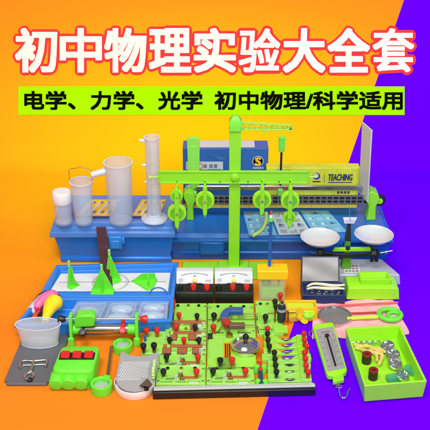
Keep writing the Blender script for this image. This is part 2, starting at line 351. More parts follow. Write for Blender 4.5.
# leaflets on the case
for lab, q, mt in (('light blue printed leaflet under the lime strip, nearest the lever column', ((249, 236), (277, 235), (268, 212), (243, 212)), PRLB),
               ('pale grey printed leaflet with rows of small pictures, middle of three', ((279, 235), (312, 234), (298, 212), (270, 212)), mat('bluish_white_print', (196, 214, 226), .45)),
               ('light blue leaflet with orange captions beside the right bench foot', ((314, 234), (347, 232), (328, 211), (300, 211)), PRLB)):
    P = [G(x, y, ZC+.0008) for x, y in q]
    t = thing('leaflet', lab, 'leaflet', (P[0]+P[2])/2, 'printed leaflets on the blue case')
    m_ = M(); m_.sheet(P, .001); m_.build('paper', mt, t)
    f = lambda u, v: P[0].lerp(P[1], u).lerp(P[3].lerp(P[2], u), v)+Vector((0, 0, .0012))
    m_ = M()
    for i in range(4):
        for j in range(3):
            u = .08+.30*j; v = .06+.235*i; k = random.random()
            if k < .55:
                m_.m(0 if k < .2 else 1 if k < .32 else 3); m_.sheet([f(u+.02, v+.07), f(u+.12, v+.05), f(u+.16, v+.15), f(u+.05, v+.17)], .0002); m_.m(2); m_.sheet([f(u+.17, v+.06), f(u+.22, v+.08), f(u+.20, v+.15), f(u+.16, v+.13)], .0002)
            for q in range(3 if k < .55 else 7):
                m_.m(2 if mt is not PRLB else 3).sheet([f(u, v+.022*q), f(u+random.uniform(.14, .25), v+.022*q), f(u+.2, v+.022*q+.009), f(u, v+.022*q+.009)], .00015)
    m_.m(1).sheet([f(.08, .95), f(.5, .95), f(.5, .975), f(.08, .975)], .0002)
    m_.build('print', [mat('faded_blue_print', (84, 110, 160), .5), mat('faded_orange_print', (206, 150, 96), .5), mat('mid_grey_print', (138, 146, 158), .6), mat('pale_blue_print', (186, 216, 230), .5)], t)

# ------------------------------------------------------------------ cartons behind
yc = -.045
c0 = V(183, 170, yc); c1 = V(268, 170, yc); zc = V(220, 148.5, yc).z
ct = thing('blue_carton', 'blue printed cardboard carton behind the lever column', 'carton', ((c0.x+c1.x)/2, yc+.03, 0))
mb = M(); mb.bx(c0.x, c1.x, yc, yc+.055, 0, zc); mb.build('box', CARTB, ct, .0015)
mb = M(); mb.bx(c0.x+.035, c1.x-.035, yc+.006, yc+.05, zc+.0004, zc+.0012); mb.build('top_label', PRW, ct)
mb = M(); f = lambda px, py, d=0.: V(px, py, yc)-Vector((0, .0008+d, 0))
mb.sheet([f(186, 169.5), f(223, 169.5), f(223, 161.5), f(186, 161.5)], .0006); mb.build('front_label', PRW, ct)
mb = M(); mb.m(0)
for x in (189, 194, 203.5, 209.5, 214): mb.sheet([f(x, 167.5, .001), f(x+3.2, 167.5, .001), f(x+3.2, 164, .001), f(x, 164, .001)], .0003)
mb.m(1).tube([f(199.8+2.6*math.cos(a), 165.6+3*math.sin(a), .001) for a in [k*math.pi/8 for k in range(16)]], .0011, 6, True)
mb.m(2); mb.sheet([f(208, 169.2, .001), f(221, 169.2, .001), f(221, 168.4, .001), f(208, 168.4, .001)], .0003)
mb.build('label_print', [PRGR, PRO, PRLB], ct); mb = M()
for x in range(206, 236, 4): mb.sheet([V(x, 144.5, yc+.03)*1, V(x+2.6, 144.5, yc+.03), V(x+2.6, 143.9, yc+.034), V(x, 143.9, yc+.034)], .0003)
mb.build('top_print', PRGR, ct)
mb = M(); p = f(258, 161, .0004); s = mpp(p)
mb.m(0).lathe([(5.6*s, 0), (5.6*s, .0006), (1e-5, .0006)], p, (0, -1, 0), 28)
mb.m(1).lathe([(4.9*s, .0006), (4.9*s, .0010), (1e-5, .0010)], p, (0, -1, 0), 28)
mb.m(2); lettering(mb, 'S', p+Vector((-2.6*s, -.0016, -4.0*s)), (5.2*s, 0, 0), (0, 0, 8*s), bold=.6*s, n=6)
mb.m(0)
for k in range(5): mb.sheet([f(253+2.2*k, 168.5, .0004), f(254.6+2.2*k, 168.5, .0004), f(254.6+2.2*k, 167, .0004), f(253+2.2*k, 167, .0004)], .0003)
mb.build('emblem', [PRW, INK, PRY], ct)
# wavy lighter artwork on the carton front
mb = M()
for k in range(5):
    pts = [f(206+k*3+3.5*j, 156.5-1.6*math.sin(j*.9+k)+.4*k, .0002) for j in range(9)]
    for j in range(8): mb.add([pts[j], pts[j+1], pts[j+1]+Vector((0, 0, .0012)), pts[j]+Vector((0, 0, .0016))], [(0, 1, 2, 3)])
mb.build('artwork', mat('carton_light_blue_print', (70, 128, 196), .5), ct)

yy = -.098
g0 = V(266, 190, yy); g1 = V(358.5, 190, yy); zg = V(310, 168, yy).z
yb = thing('lime_carton', 'yellow green printed carton behind the optical bench', 'carton', ((g0.x+g1.x)/2, yy+.02, ZC))
mb = M(); mb.bx(g0.x, g1.x, yy, yy+.03, ZC, zg); mb.build('box', CARTG, yb, .0012)
f = lambda px, py, d=0.: V(px, py, yy)-Vector((0, .0008+d, 0))
mb = M(); p = f(316.5, 176); s = mpp(p)
mb.m(0).lathe([(3.6*s, 0), (3.6*s, .0006), (1e-5, .0006)], p, (0, -1, 0), 24); mb.m(1).lathe([(2.6*s, .0006), (2.6*s, .0009), (1e-5, .0009)], p+Vector((-.7*s, 0, .5*s)), (0, -1, 0), 24)
mb.m(0).sheet([f(312.5, 182), f(320.5, 182), f(320.5, 180.8), f(312.5, 180.8)], .0003)
mb.sheet([f(324, 182.5), f(324.4, 182.5), f(324.4, 174), f(324, 174)], .0003)
o = f(328.5, 180.2); lettering(mb, 'TEACHING', o, f(352.5, 180.2)-o, f(328.5, 174)-o, bold=.3*s, n=6, shear=.25)
mb.sheet([f(328, 182.6), f(352, 182.6), f(352, 181.8), f(328, 181.8)], .0003)
mb.m(2)
for k in range(8): mb.sheet([f(311+5*k, 187.3), f(314+5*k, 187.3), f(314+5*k, 184.6), f(311+5*k, 184.6)], .0003)
mb.m(2)
for k in range(4): mb.sheet([f(337+3.4*k, 193.4), f(339.4+3.4*k, 193.4), f(339.4+3.4*k, 191), f(337+3.4*k, 191)], .0003)
mb.m(3).sheet([f(276, 174), f(284, 174), f(284, 169.5), f(276, 169.5)], .0003); mb.m(4).sheet([f(285, 174), f(290, 174), f(291, 169.5), f(286, 169.5)], .0003); mb.m(3).sheet([f(296, 173), f(305, 173), f(307, 170), f(298, 170)], .0003)
mb.build('front_print', [PRDB, PRW, CORK, PRLB, PRO], yb)

# ------------------------------------------------------------------ optical bench
yo = -.155
r0 = V(182, 200.2, yo); r1 = V(381, 200.2, yo); zr = V(280, 200.2, yo).z
ob = thing('optical_bench', 'long black slotted optical bench rail on lime feet', 'optical bench', ((r0.x+r1.x)/2, yo, ZC))
hh = 4.4*mpp(r0)
mb = M(); x0, x1 = r0.x, r1.x
def frame_rail(m_, x0, x1, zc_, hh, y, n, th):
    m_.bx(x0, x1, y, y+th, zc_+hh*.78, zc_+hh); m_.bx(x0, x1, y, y+th, zc_-hh*.10, zc_+hh*.10); m_.bx(x0, x1, y, y+th, zc_-hh, zc_-hh*.78)
    w_ = (x1-x0)/n
    for k in range(n+1): m_.bx(x0+k*w_-w_*.13, x0+k*w_+w_*.13, y+.0004, y+th-.0004, zc_-hh*.98, zc_+hh*.98)
frame_rail(mb, x0, x1, zr, hh, yo, 33, .006)
mb.build('rail', mat('rail_grey', (120, 122, 128), .4, .5), ob)
mb = M(); mb.bx(x0+.002, x1-.002, yo+.0062, yo+.010, zr-hh*.9, zr+hh*.9); mb.build('rail_back', BLACK2, ob)
p = V(379.5, 200.5, yo); mb = M(); mb.m(0).lathe([(5.4*mpp(p), -.004), (6.5*mpp(p), .004)], p, (0, 1, 0), 28); mb.m(1).lathe([(3.2*mpp(p), -.0055), (3.2*mpp(p), .0055)], p, (0, 1, 0), 28)
mb.build('end_cap', [BLACK, TRAYG], ob, .001)
mb = M(); za = V(280, 191.5, yo).z; zb = V(280, 188.3, yo).z
for z in (za, zb): mb.bx(x0+.01, x1-.03, yo+.012, yo+.018, z-.0025, z+.0015)
mb.bx(x0+.01, x1-.03, yo+.010, yo+.012, za-.001, zb+.0005)
mb.build('guide_bar', STEEL, ob, .0008)
mb = M(); zq = V(280, 208, yo).z; zq2 = V(280, 205, yo).z; mb.bx(x0+.004, x1-.06, yo+.001, yo+.005, zq, zq2); mb.m(1)
for k in range(90): mb.bx(x0+.008+k*.0045, x0+.009+k*.0045, yo+.0004, yo+.0009, zq2-.004 if k % 5 else zq2-.006, zq2-.0006)
mb.build('scale_strip', [mat('scale_yellow', (206, 184, 60), .45), BROWN], ob)
# feet
def foot(px, pyb, wpx, name='foot'):
    p = V(px, 203, yo); s = mpp(p); m_ = M()
    m_.prismY([(p.x-wpx*s, ZC), (p.x+wpx*s, ZC), (p.x+wpx*.8*s, zr-hh*1.1), (p.x+wpx*1.5*s, zr+hh*.6), (p.x+wpx*1.1*s, zr+hh*1.9), (p.x-wpx*.2*s, zr+hh*2.6), (p.x-wpx*1.5*s, zr+hh*2.0), (p.x-wpx*1.6*s, zr+hh*1.2), (p.x-wpx*.7*s, zr-hh*1.1)], yo-.012, yo+.028)
    return m_.build(name, LIME2, ob, .002)
foot(371.5, 228, 4.8); foot(190, 228, 3.8)
# plates and lens holders standing on the rail
p = V(366, 190, yo+.01); t = thing('screen_plate', 'tall grey white screen plate in the right bench clamp', 'screen', (p.x, p.y, p.z-.01))
mb = M(); zt_ = V(366, 127, yo).z
pl = [V(360, 190, yo+.035), V(370.5, 191, yo-.035), V(373.5, 134, yo-.035), V(363, 124, yo+.035)]
q = [Vector((pl[0].x, yo+.035, p.z-.02)), Vector((pl[1].x, yo-.02, p.z-.02)), Vector((pl[2].x, yo-.02, zt_)), Vector((pl[3].x, yo+.035, zt_))]
mb.sheet(q, .003); mb.build('plate', mat('grey_white_plate', (208, 208, 210), .45), t, .0008)
def paddle(name, lab, px, ptop, pbot, wpx, pst, y, mt, stem=True, grp=None):
    p = V(px, pbot, y); s = mpp(p); zt_ = V(px, ptop, y).z; zb_ = p.z; w_ = wpx*s
    t = thing(name, lab, 'holder', (p.x, y, V(px, pst, y).z), grp)
    pts = []
    for k in range(9): a = math.pi*k/8; pts.append((p.x+w_*math.cos(a), zt_-w_*.7+w_*.7*math.sin(a)))
    for k in range(9): a = math.pi+math.pi*k/8; pts.append((p.x+w_*.85*math.cos(a), zb_+w_*.4+w_*.4*math.sin(a)))
    m_ = M(); m_.prismY(pts, y-.004, y+.004); m_.build('paddle', mt, t, .0015)
    pts2 = [(p.x+(x-p.x)*.55, zb_+(z-zb_)*.8+.006) for x, z in pts]
    m_ = M(); m_.prismY(pts2, y-.0055, y+.002); m_.build('paddle_ridge', mt, t, .001)
    z0 = V(px, pst, y).z
    if stem: m_ = M(); m_.cyl((p.x, y, z0), (p.x, y, zb_+.002), 1.1*s); m_.build('stem', BLACK2, t)
    m_ = M(); m_.box((p.x, y, z0+.004), (5.5*s, .022, .018)); m_.build('slider', mt, t, .002)
    return t
paddle('lens_holder', 'green paddle on a thin black stem on the right of the bench', 281.5, 136, 152, 3.4, 193, yo+.015, mat('spring_green_plastic', (110, 226, 80), .4), grp='holders standing on the optical bench')
t = paddle('lens_holder', 'tall wide lime upright at the left end of the optical bench', 194, 136.5, 190, 6.2, 195, yo+.015, mat('soft_lime_plastic', (138, 224, 82), .4), False, grp='holders standing on the optical bench')
# the curved lime strip lying on the leaflet
mb = M(); pa = [G(266, 213, ZC+.012), G(266, 220, ZC+.010), G(263.5, 227, ZC+.007), G(259, 232, ZC+.006), G(253, 235.5, ZC+.006)]
def smooth_path(pts, n=6):
    pts = [Vector(p) for p in pts]; out = []
    for i in range(len(pts)-1):
        a = pts[max(i-1, 0)]; b = pts[i]; c = pts[i+1]; d = pts[min(i+2, len(pts)-1)]
        for k in range(n):
            t_ = k/n; out.append(.5*((2*b)+(c-a)*t_+(2*a-5*b+4*c-d)*t_*t_+(3*b-a-3*c+d)*t_**3))
    return out+[pts[-1]]
mb.tube(smooth_path(pa), .0045, 8); tag(mb.build('curved_hose', mat('pale_lime_hose', (190, 222, 120), .4)), 'pale lime curved hose lying on the light blue leaflet', 'hose')

# ------------------------------------------------------------------ lever and crane column
yl = -.29
lv = thing('lever_stand', 'bright lime lever stand with a tall column, crossbeam and small crane jib', 'lever stand', (V(234, 260, yl).x, yl, 0))
s = mpp(V(234, 200, yl)); X = lambda px: V(px, 200, yl).x; Z = lambda py, y=yl: V(234, py, y).z
mb = M(); mb.bx(X(181), X(276), yl-.05, yl+.028, 0, .007); mb.bx(X(218), X(250), yl-.03, yl+.02, .007, .014); mb.build('base_plate', LIME2, lv, .002)
mb = M(); xc = X(234.5); mb.bx(xc-5.6*s, xc+5.6*s, yl-.010, yl-.006, .012, Z(121)); mb.bx(xc-5.6*s, xc-3.4*s, yl-.006, yl+.008, .012, Z(121)); mb.bx(xc+3.4*s, xc+5.6*s, yl-.006, yl+.008, .012, Z(121))
mb.bx(xc-.9*s, xc+.9*s, yl-.006, yl+.004, .012, Z(122))
mb.build('column', LIME2, lv, .0012)
mb = M(); mb.loops([[(xc+a*s*5.9, yl+b*.013, Z(130)) for a, b in ((-1, -1), (1, -1), (1, 1), (-1, 1))], [(xc+a*s*5.9, yl+b*.013, Z(120)) for a, b in ((-1, -1), (1, -1), (1, 1), (-1, 1))], [(xc+a*s*2.2, yl+b*.006, Z(115)) for a, b in ((-1, -1), (1, -1), (1, 1), (-1, 1))]])
mb.build('column_cap', mat('cap_lime_plastic', (120, 224, 60), .4), lv, .0015)
mb = M(); jib = lambda px, py: (X(px), Z(py))
mb.prismY([jib(238, 121), jib(289, 124.8), jib(289, 126.2), jib(238, 123)], yl-.004, yl+.004); mb.prismY([jib(238, 128.2), jib(282, 128.6), jib(289, 127.2), jib(289, 128.8), jib(282, 130.2), jib(238, 130)], yl-.004, yl+.004)
for k in range(9):
    xa = 240+k*5.3; ta = 122.5+(xa-238)*.072; tb_ = 122.5+(xa-235)*.072
    (mb.prismY([jib(xa, ta), jib(xa+.9, ta), jib(xa+5.3, 129), jib(xa+4.3, 129)], yl-.003, yl+.003) if k % 2 == 0 else mb.prismY([jib(xa, 129), jib(xa+.9, 129), jib(xa+5.3, tb_+.4), jib(xa+4.3, tb_+.4)], yl-.003, yl+.003))
mb.prismY([jib(286, 128), jib(289.5, 127), jib(289, 131.5), jib(286.5, 131.5)], yl-.004, yl+.004); mb.prismY([jib(261, 129.6), jib(266, 129.6), jib(265, 132), jib(262, 132)], yl-.004, yl+.004)
mb.build('crane_jib', mat('jib_lime_plastic', (168, 222, 70), .4), lv, .0005)
yb_ = yl-.016
xb0 = V(158.5, 177, yb_).x; xb1 = V(309, 177, yb_).x; bz0 = V(234, 183.6, yb_).z; bz1 = V(234, 170.6, yb_).z; zz = (bz0+bz1)/2
mb = M(); mb.bx(xb0, xb1, yb_-.001, yb_+.0042, bz0+.001, bz1-.001); mb.bx(xb0, xb1, yb_-.0028, yb_, bz1-.005, bz1); mb.bx(xb0, xb1, yb_-.0028, yb_, bz0, bz0+.004)
mb.bx(xb0-.001, xb0+.003, yb_-.0028, yb_+.0042, bz0+.0005, bz1-.0005); mb.bx(xb1-.003, xb1+.001, yb_-.0028, yb_+.0042, bz0+.0005, bz1-.0005)
bo = mb.build('lever_beam', LIME2, lv, .0008)
mb = M(); mb.cyl((xb0-.0005, yb_+.001, zz), (xb0-8*s, yb_+.001, zz-.001), .0022, .0018); mb.cyl((xb1, yb_+.001, zz), (xb1+8*s, yb_+.001, zz), .0022, .0018)
mb.cyl((xb0-7*s, yb_+.001, zz-.001), (xb0-9*s, yb_+.001, zz-.001), .0042)
mb.build('balance_screw', [mat('screw_lime', (170, 220, 90), .4)], bo)
mb = M(); mb.lathe([(4.4*s, 0), (4.4*s, .003), (2.4*s, .006), (1e-5, .006)], (xc, yb_-.0028, zz+.001), (0, -1, 0), 28); mb.lathe([(1.1*s, 0), (1.1*s, .0035)], (xc, yb_-.0028, bz0+.004), (0, -1, 0), 12); mb.build('pivot_knob', LIME2, bo, .0005)
mb = M()
for px in (177, 205, 262, 279, 290, 220, 248): mb.lathe([(.7*s, 0), (.7*s, .0012)], (V(px, 177, yb_).x, yb_-.0028, bz0+.006), (0, -1, 0), 10)
mb.build('beam_hole', mat('hole_dark_green', (60, 110, 20), .6), bo)
yp = yb_-.010
def pulley(lab, px, wheels, tip, topy):
    p = V(px, wheels[0][0], yp); ss = mpp(p)
    t = thing('hanging_pulley', lab, 'pulley', (p.x, yp, V(px, tip, yp).z), 'lime pulleys hanging from the lever beam')
    x = p.x; ZZ = lambda py: V(px, py, yp).z
    for i, (cy_, r) in enumerate(wheels):
        R = r*ss; m_ = M()
        m_.lathe([(R*.2, -.006), (R, -.006), (R, -.003), (R*.82, -.001), (R*.82, .001), (R, .003), (R, .006), (R*.2, .006)], (x, yp, ZZ(cy_)), (0, 1, 0), 36)
        wh = m_.build('wheel', TRAYG if i == 0 else LIME2, t, .0006)
        m_ = M(); m_.lathe([(R*.16, -.0118), (R*.16, .0118)], (x, yp, ZZ(cy_)), (0, 1, 0), 18); m_.build('axle', STEEL, wh)
        m_ = M(); m_.lathe([(R*.70, -.0062), (R*.30, -.0062), (R*.30, -.0052), (R*.70, -.0052), (R*.70, -.0062)], (x, yp, ZZ(cy_)), (0, 1, 0), 36); m_.build('wheel_web', mat('deep_lime_plastic', (104, 186, 30), .4), wh)
        m_ = M(); m_.lathe([(R*.78, -.0066), (R*.72, -.0066), (R*.72, -.0075), (R*.78, -.0075), (R*.78, -.0066)], (x, yp, ZZ(cy_)), (0, 1, 0), 36); m_.build('wheel_ring', LIME2, wh)
    hi = ZZ(topy); lo = ZZ(tip-4); m_ = M()
    for dy in (-.0105, .0085):
        m_.prismY([(x-1.6*ss, lo), (x+1.6*ss, lo), (x+2.2*ss, lo+.010), (x+2.2*ss, hi-.012), (x+1.4*ss, hi-.002), (x-1.4*ss, hi-.002), (x-2.2*ss, hi-.012), (x-2.2*ss, lo+.010)], yp+dy, yp+dy+.0025)
    m_.bx(x-1.5*ss, x+1.5*ss, yp-.008, yp+.0085, hi-.006, hi-.0015); m_.bx(x-1.5*ss, x+1.5*ss, yp-.008, yp+.0085, lo+.0005, lo+.005)
    m_.build('strap', LIME2, t, .0008)
    m_ = M(); m_.tube([(x, yp, hi-.004), (x, yp, hi+.003), (x+.0035, yp+.004, hi+.007), (x, yp+.009, hi+.009)], .0015, 8)
    m_.build('hook', TRAYG, t); m_ = M(); m_.cyl((x, yp, lo+.002), (x, yp, ZZ(tip)), .0022, .0012, 10); m_.build('bottom_eye', TRAYG, t)
pulley('double lime pulley hanging near the left end of the beam', 177, [(212.5, 9.3), (195.5, 6.2)], 230, 187)
pulley('single lime pulley hanging left of the lime column', 205, [(200, 9.4)], 217.5, 185)
pulley('single lime pulley hanging right of the lime column', 262, [(199.5, 9.4)], 217, 184.5)
pulley('double lime pulley with its small wheel at the bottom, right beam end', 290, [(200, 9.4), (217, 6.4)], 229, 185)

# ------------------------------------------------------------------ open blue case with paper and stands
oc_z = .034
P = lambda px, py, z=0.: G(px, py, z)
oc = thing('open_case', 'open light blue case with white paper in one half and lens wells', 'case', (P(110, 298).x, P(110, 298).y, 0))
lidq = [P(39, 296, oc_z), P(173.5, 296, oc_z), P(178, 262, oc_z), P(57, 265, oc_z)]
bsq = [P(15, 325, oc_z), P(171.5, 320, oc_z), P(173.5, 297.2, oc_z), P(38, 297.2, oc_z)]
lidq[2].y = min(lidq[2].y, YF-.006); lidq[3].y = min(lidq[3].y, YF-.006)
mb = M(); mb.tray(lidq, .004, oc_z-.004, .007, .018, .004, .0015); mb.build('lid_tray', SKYB, oc, .0018)
mb = M(); mb.tray(bsq, .0, oc_z, .007, .008, .004, .0015); mb.build('base_tray', SKYB, oc, .0018)
def qf(q, z):
    q = [Vector((a.x, a.y, z)) for a in q]
    return lambda u, v, dz=0.: q[0].lerp(q[1], u).lerp(q[3].lerp(q[2], u), v)+Vector((0, 0, dz))
zp = .0235
f = qf([P(50, 291.5, zp), P(168, 291.5, zp), P(170.5, 273, zp), P(61, 274, zp)], zp)
pp = thing('protractor_sheet', 'white paper sheet with a printed protractor circle in the open case', 'paper', f(.5, .5))
mb = M(); mb.sheet([f(0, 0), f(1, 0), f(1, 1), f(0, 1)], .0008); mb.build('sheet', PAPER, pp)
ctr = P(110.5, 282.5, zp); s = mpp(ctr); mb = M()
for R in (17.5, 15.8, 6):
    for k in range(60):
        if R == 15.8 and k % 2: continue
        a = 2*math.pi*k/60; b = 2*math.pi*(k+1)/60; q_ = [(R*s*math.cos(a), .94*R*s*math.sin(a)), (R*s*math.cos(b), .94*R*s*math.sin(b))]
        k2 = (R+.55)/R
        mb.add([ctr+Vector((q_[0][0], q_[0][1], .0012)), ctr+Vector((q_[1][0], q_[1][1], .0012)), ctr+Vector((q_[1][0]*k2, q_[1][1]*k2, .0012)), ctr+Vector((q_[0][0]*k2, q_[0][1]*k2, .0012))], [(0, 1, 2, 3)])
mb.sheet([f(.03, .49, .0010), f(.97, .49, .0010), f(.97, .515, .0010), f(.03, .515, .0010)], .0002)
mb.build('protractor_print', mat('mauve_print', (150, 120, 128), .7), pp)
# lens wells of the base
zb_ = .0085; f = qf([P(17, 328, zb_), P(170, 324, zb_), P(172, 299, zb_), P(40, 299, zb_)], zb_)
f2 = qf([a for a in bsq], .02)
mb = M()
for u0, u1 in ((.31, .52), (.545, .74), (.765, .965)):
    for v0, v1 in ((.12, .88),):
        c_ = [f2(u0, v0), f2(u1, v0), f2(u1, v1), f2(u0, v1)]
        mb.tray(c_, .009, .019, .004, .003, .002)
mb.build('lens_well', mat('pale_blue_well', (112, 172, 232), .25, alpha=.75, bump=0), oc, .0012)
mb = M()
for (u, v, ru, rv) in ((.41, .5, .075, .3), (.64, .66, .08, .17), (.64, .30, .08, .17), (.865, .70, .08, .14), (.865, .36, .08, .16)):
    c_ = f2(u, v); c_.z = .024; e = (f2(u+ru, v)-f2(u, v)).length; g_ = abs(f2(u, v+rv).y-c_.y); mb.ball(c_, (e, g_, .0095), 24, 10)
mb.build('clear_lens', mat('lens_plastic', (205, 226, 246), .04, alpha=.45, bump=0, spec=1.), oc)
mb = M(); nx, ny = 60, 14
vs = [f2(.30+.67*i/nx, .08+.84*j/ny)+Vector((0, 0, .0095+min(1, i/6, (nx-i)/6, j/4, (ny-j)/4)*.0022*math.sin(i*.55+math.sin(j*.9)*1.6)*math.sin(j*.8+i*.11))) for j in range(ny+1) for i in range(nx+1)]
mb.add(vs, [(j*(nx+1)+i, j*(nx+1)+i+1, (j+1)*(nx+1)+i+1, (j+1)*(nx+1)+i) for j in range(ny) for i in range(nx)])
mb.build('clear_film', mat('clear_film', (230, 240, 250), .08, alpha=.26, bump=0, spec=1., coat=1.), oc, smooth=180)
mb = M(); p = P(158.5, 293, oc_z); s = mpp(p)
mb.tube([(p.x+9*s*math.cos(a), p.y-.002-.001*math.sin(a), oc_z-.006+.022*math.sin(a)) for a in [math.pi*k/14 for k in range(15)]], .0018, 8); mb.build('wire_catch', mat('catch_blue', (60, 120, 200), .3), oc)
# green triangular stands
def stand(lab, px, py, wpx, hpx, mt=GREEN, lean=0., tip=True, rz=0.):
    p = P(px, py, zp+.001); s = mpp(p); wd = wpx*s; h = V(px, py-hpx, p.y).z-p.z
    t = thing('triangular_stand', lab, 'stand', p, 'green triangular stands on the protractor sheet')
    m_ = M(); m_.T = Matrix.Translation(p) @ Matrix.Rotation(rz, 4, 'Z')
    m_.prismY([(-wd, 0), (wd, 0), (wd*.12+lean*wd, h), (-wd*.12+lean*wd, h)], 0, .0025); m_.prismX([(-wd*.75, 0), (.0001, 0), (.0001, h*.95), (-.004, h*.95)], -.0012, .0012); m_.bx(-wd, wd, -wd*.8, .0025, -.0005, .0022)
    m_.build('bracket', mt, t, .0008)
    if tip:
        m_ = M(); m_.T = Matrix.Translation(p) @ Matrix.Rotation(rz, 4, 'Z'); x = lean*wd
        m_.cyl((x, .001, h-.002), (x, .001, h+.016), .0013, n=8)
        for k in range(3): m_.cyl((x, .001, h+.001+.0055*k), (x, .001, h+.0035+.0055*k), .0032, n=12)
        m_.build('threaded_pin', mat('pin_green', (150, 226, 120), .4), t)
stand('narrow green stand at the left end of the protractor sheet', 72.5, 286, 6, 20, lean=-.3, rz=.9)
stand('wide green stand in front of the brown glass, on the protractor sheet', 103, 290.5, 11.5, 20)
stand('green stand behind the brown glass, on the protractor sheet', 113, 279, 9, 23, lean=-.3, rz=-.35)
# the fallen one
p = P(146, 284, zp+.001); s = mpp(p); t = thing('triangular_stand', 'green triangular stand lying toppled at the right of the protractor sheet', 'stand', p, 'green triangular stands on the protractor sheet')
m_ = M(); m_.T = Matrix.Translation(p+Vector((0, 0, .0)))
m_.loops([[(-15*s, .012, .0), (11*s, .016, .0), (8*s, -.022, 0), (2*s, -.030, 0)], [(-14*s, .012, .004), (11*s, .016, .006), (8*s, -.022, .004), (2*s, -.030, .004)]])
m_.loops([[(-13*s, .010, .004), (10*s, .013, .005), (9.4*s, .011, .005), (-13*s, .007, .004)], [(-4*s, .008, .024), (9*s, .010, .024), (8.6*s, .008, .024), (-4*s, .006, .024)]])
m_.loops([[(1*s, .012, .004), (2.4*s, .012, .004), (4.4*s, -.024, .004), (3.2*s, -.024, .004)], [(1*s, .009, .022), (2.4*s, .009, .022), (4.2*s, -.012, .006), (3.4*s, -.012, .006)]])
m_.build('bracket', GREEN, t, .0006)
# brown glass, standing nearly edge on
pb_ = P(107.5, 287, zp+.001); yt_ = YF-.006; zt_ = V(101, 227.5, yt_).z; hw = .0118
pt_ = V(101, 227.5, yt_); mb = M()
mb.loops([[(pb_.x-hw, pb_.y, pb_.z), (pb_.x+hw, pb_.y, pb_.z), (pb_.x+hw, pb_.y+.004, pb_.z), (pb_.x-hw, pb_.y+.004, pb_.z)], [(pt_.x-hw, yt_, zt_), (pt_.x+hw, yt_, zt_), (pt_.x+hw, yt_+.004, zt_), (pt_.x-hw, yt_+.004, zt_)]])
tag(mb.build('brown_glass', BGLASS, None, .0006), 'narrow dark brown glass strip leaning on the toolbox between two green stands', 'glass pane')

# balloons and oddments in the left corner of the open case
zf = .009
def blob(name, lab, cat, pts, rad, mt, grp=None):
    m_ = M(); m_.tube(smooth_path(pts), 1, 14, radii=None if not isinstance(rad, list) else [rad[min(len(rad)-1, int(i/6))]*(1-(i/6 % 1))+rad[min(len(rad)-1, int(i/6)+1)]*(i/6 % 1) for i in range(len(smooth_path(pts)))])
    return tag(m_.build(name, mt, smooth=70), lab, cat, grp)
blob('rubber_balloon', 'pink rubber balloon with an open neck in the case corner', 'balloon', [P(36, 309, .026), P(39, 304, .034), P(45, 299, .036), P(53, 297, .034), P(57, 298, .032)], [.009, .010, .014, .017, .008], PINKB)
blob('rubber_balloon', 'yellow rubber balloon in the case corner beside the pink one', 'balloon', [P(45, 322, .026), P(47, 315, .03), P(51, 306, .034), P(55, 302, .036), P(57, 299, .034)], [.007, .010, .017, .019, .008], YELB)
blob('frosted_tube', 'frosted grey plastic tube in the far left case corner', 'tube', [P(30, 313, .022), P(34, 308, .026), P(41, 300, .028), P(47, 295.5, .028)], [.010, .0115, .0115, .009], FROST2)
mb = M(); a = P(36.5, 310, .026); b = P(36, 311, .025); mb.ball(P(36, 309.5, .028), (.0075, .004, .0075), 16, 8); tag(mb.build('balloon_mouth', mat('magenta_rubber', (214, 20, 90), .4)), 'dark magenta rubber ring at the mouth of the pink balloon', 'ring')
blob('red_clip', 'small red clip under the pink balloon in the case corner', 'clip', [P(33, 319, .022), P(36, 316, .024), P(40, 312, .024)], [.006, .007, .006], mat('clip_red', (214, 66, 40), .4))
blob('black_clip', 'black clip between the pink and yellow balloons in the case', 'clip', [P(39, 322, .020), P(42, 316, .024), P(46, 309, .024)], [.008, .010, .009], BLACK)
blob('dark_cable', 'thin black cable looped round the top of the balloons', 'cable', [P(33, 302, .034), P(40, 294, .037), P(50, 290.5, .040), P(60, 296, .040)], [.0014]*5, BLACK)

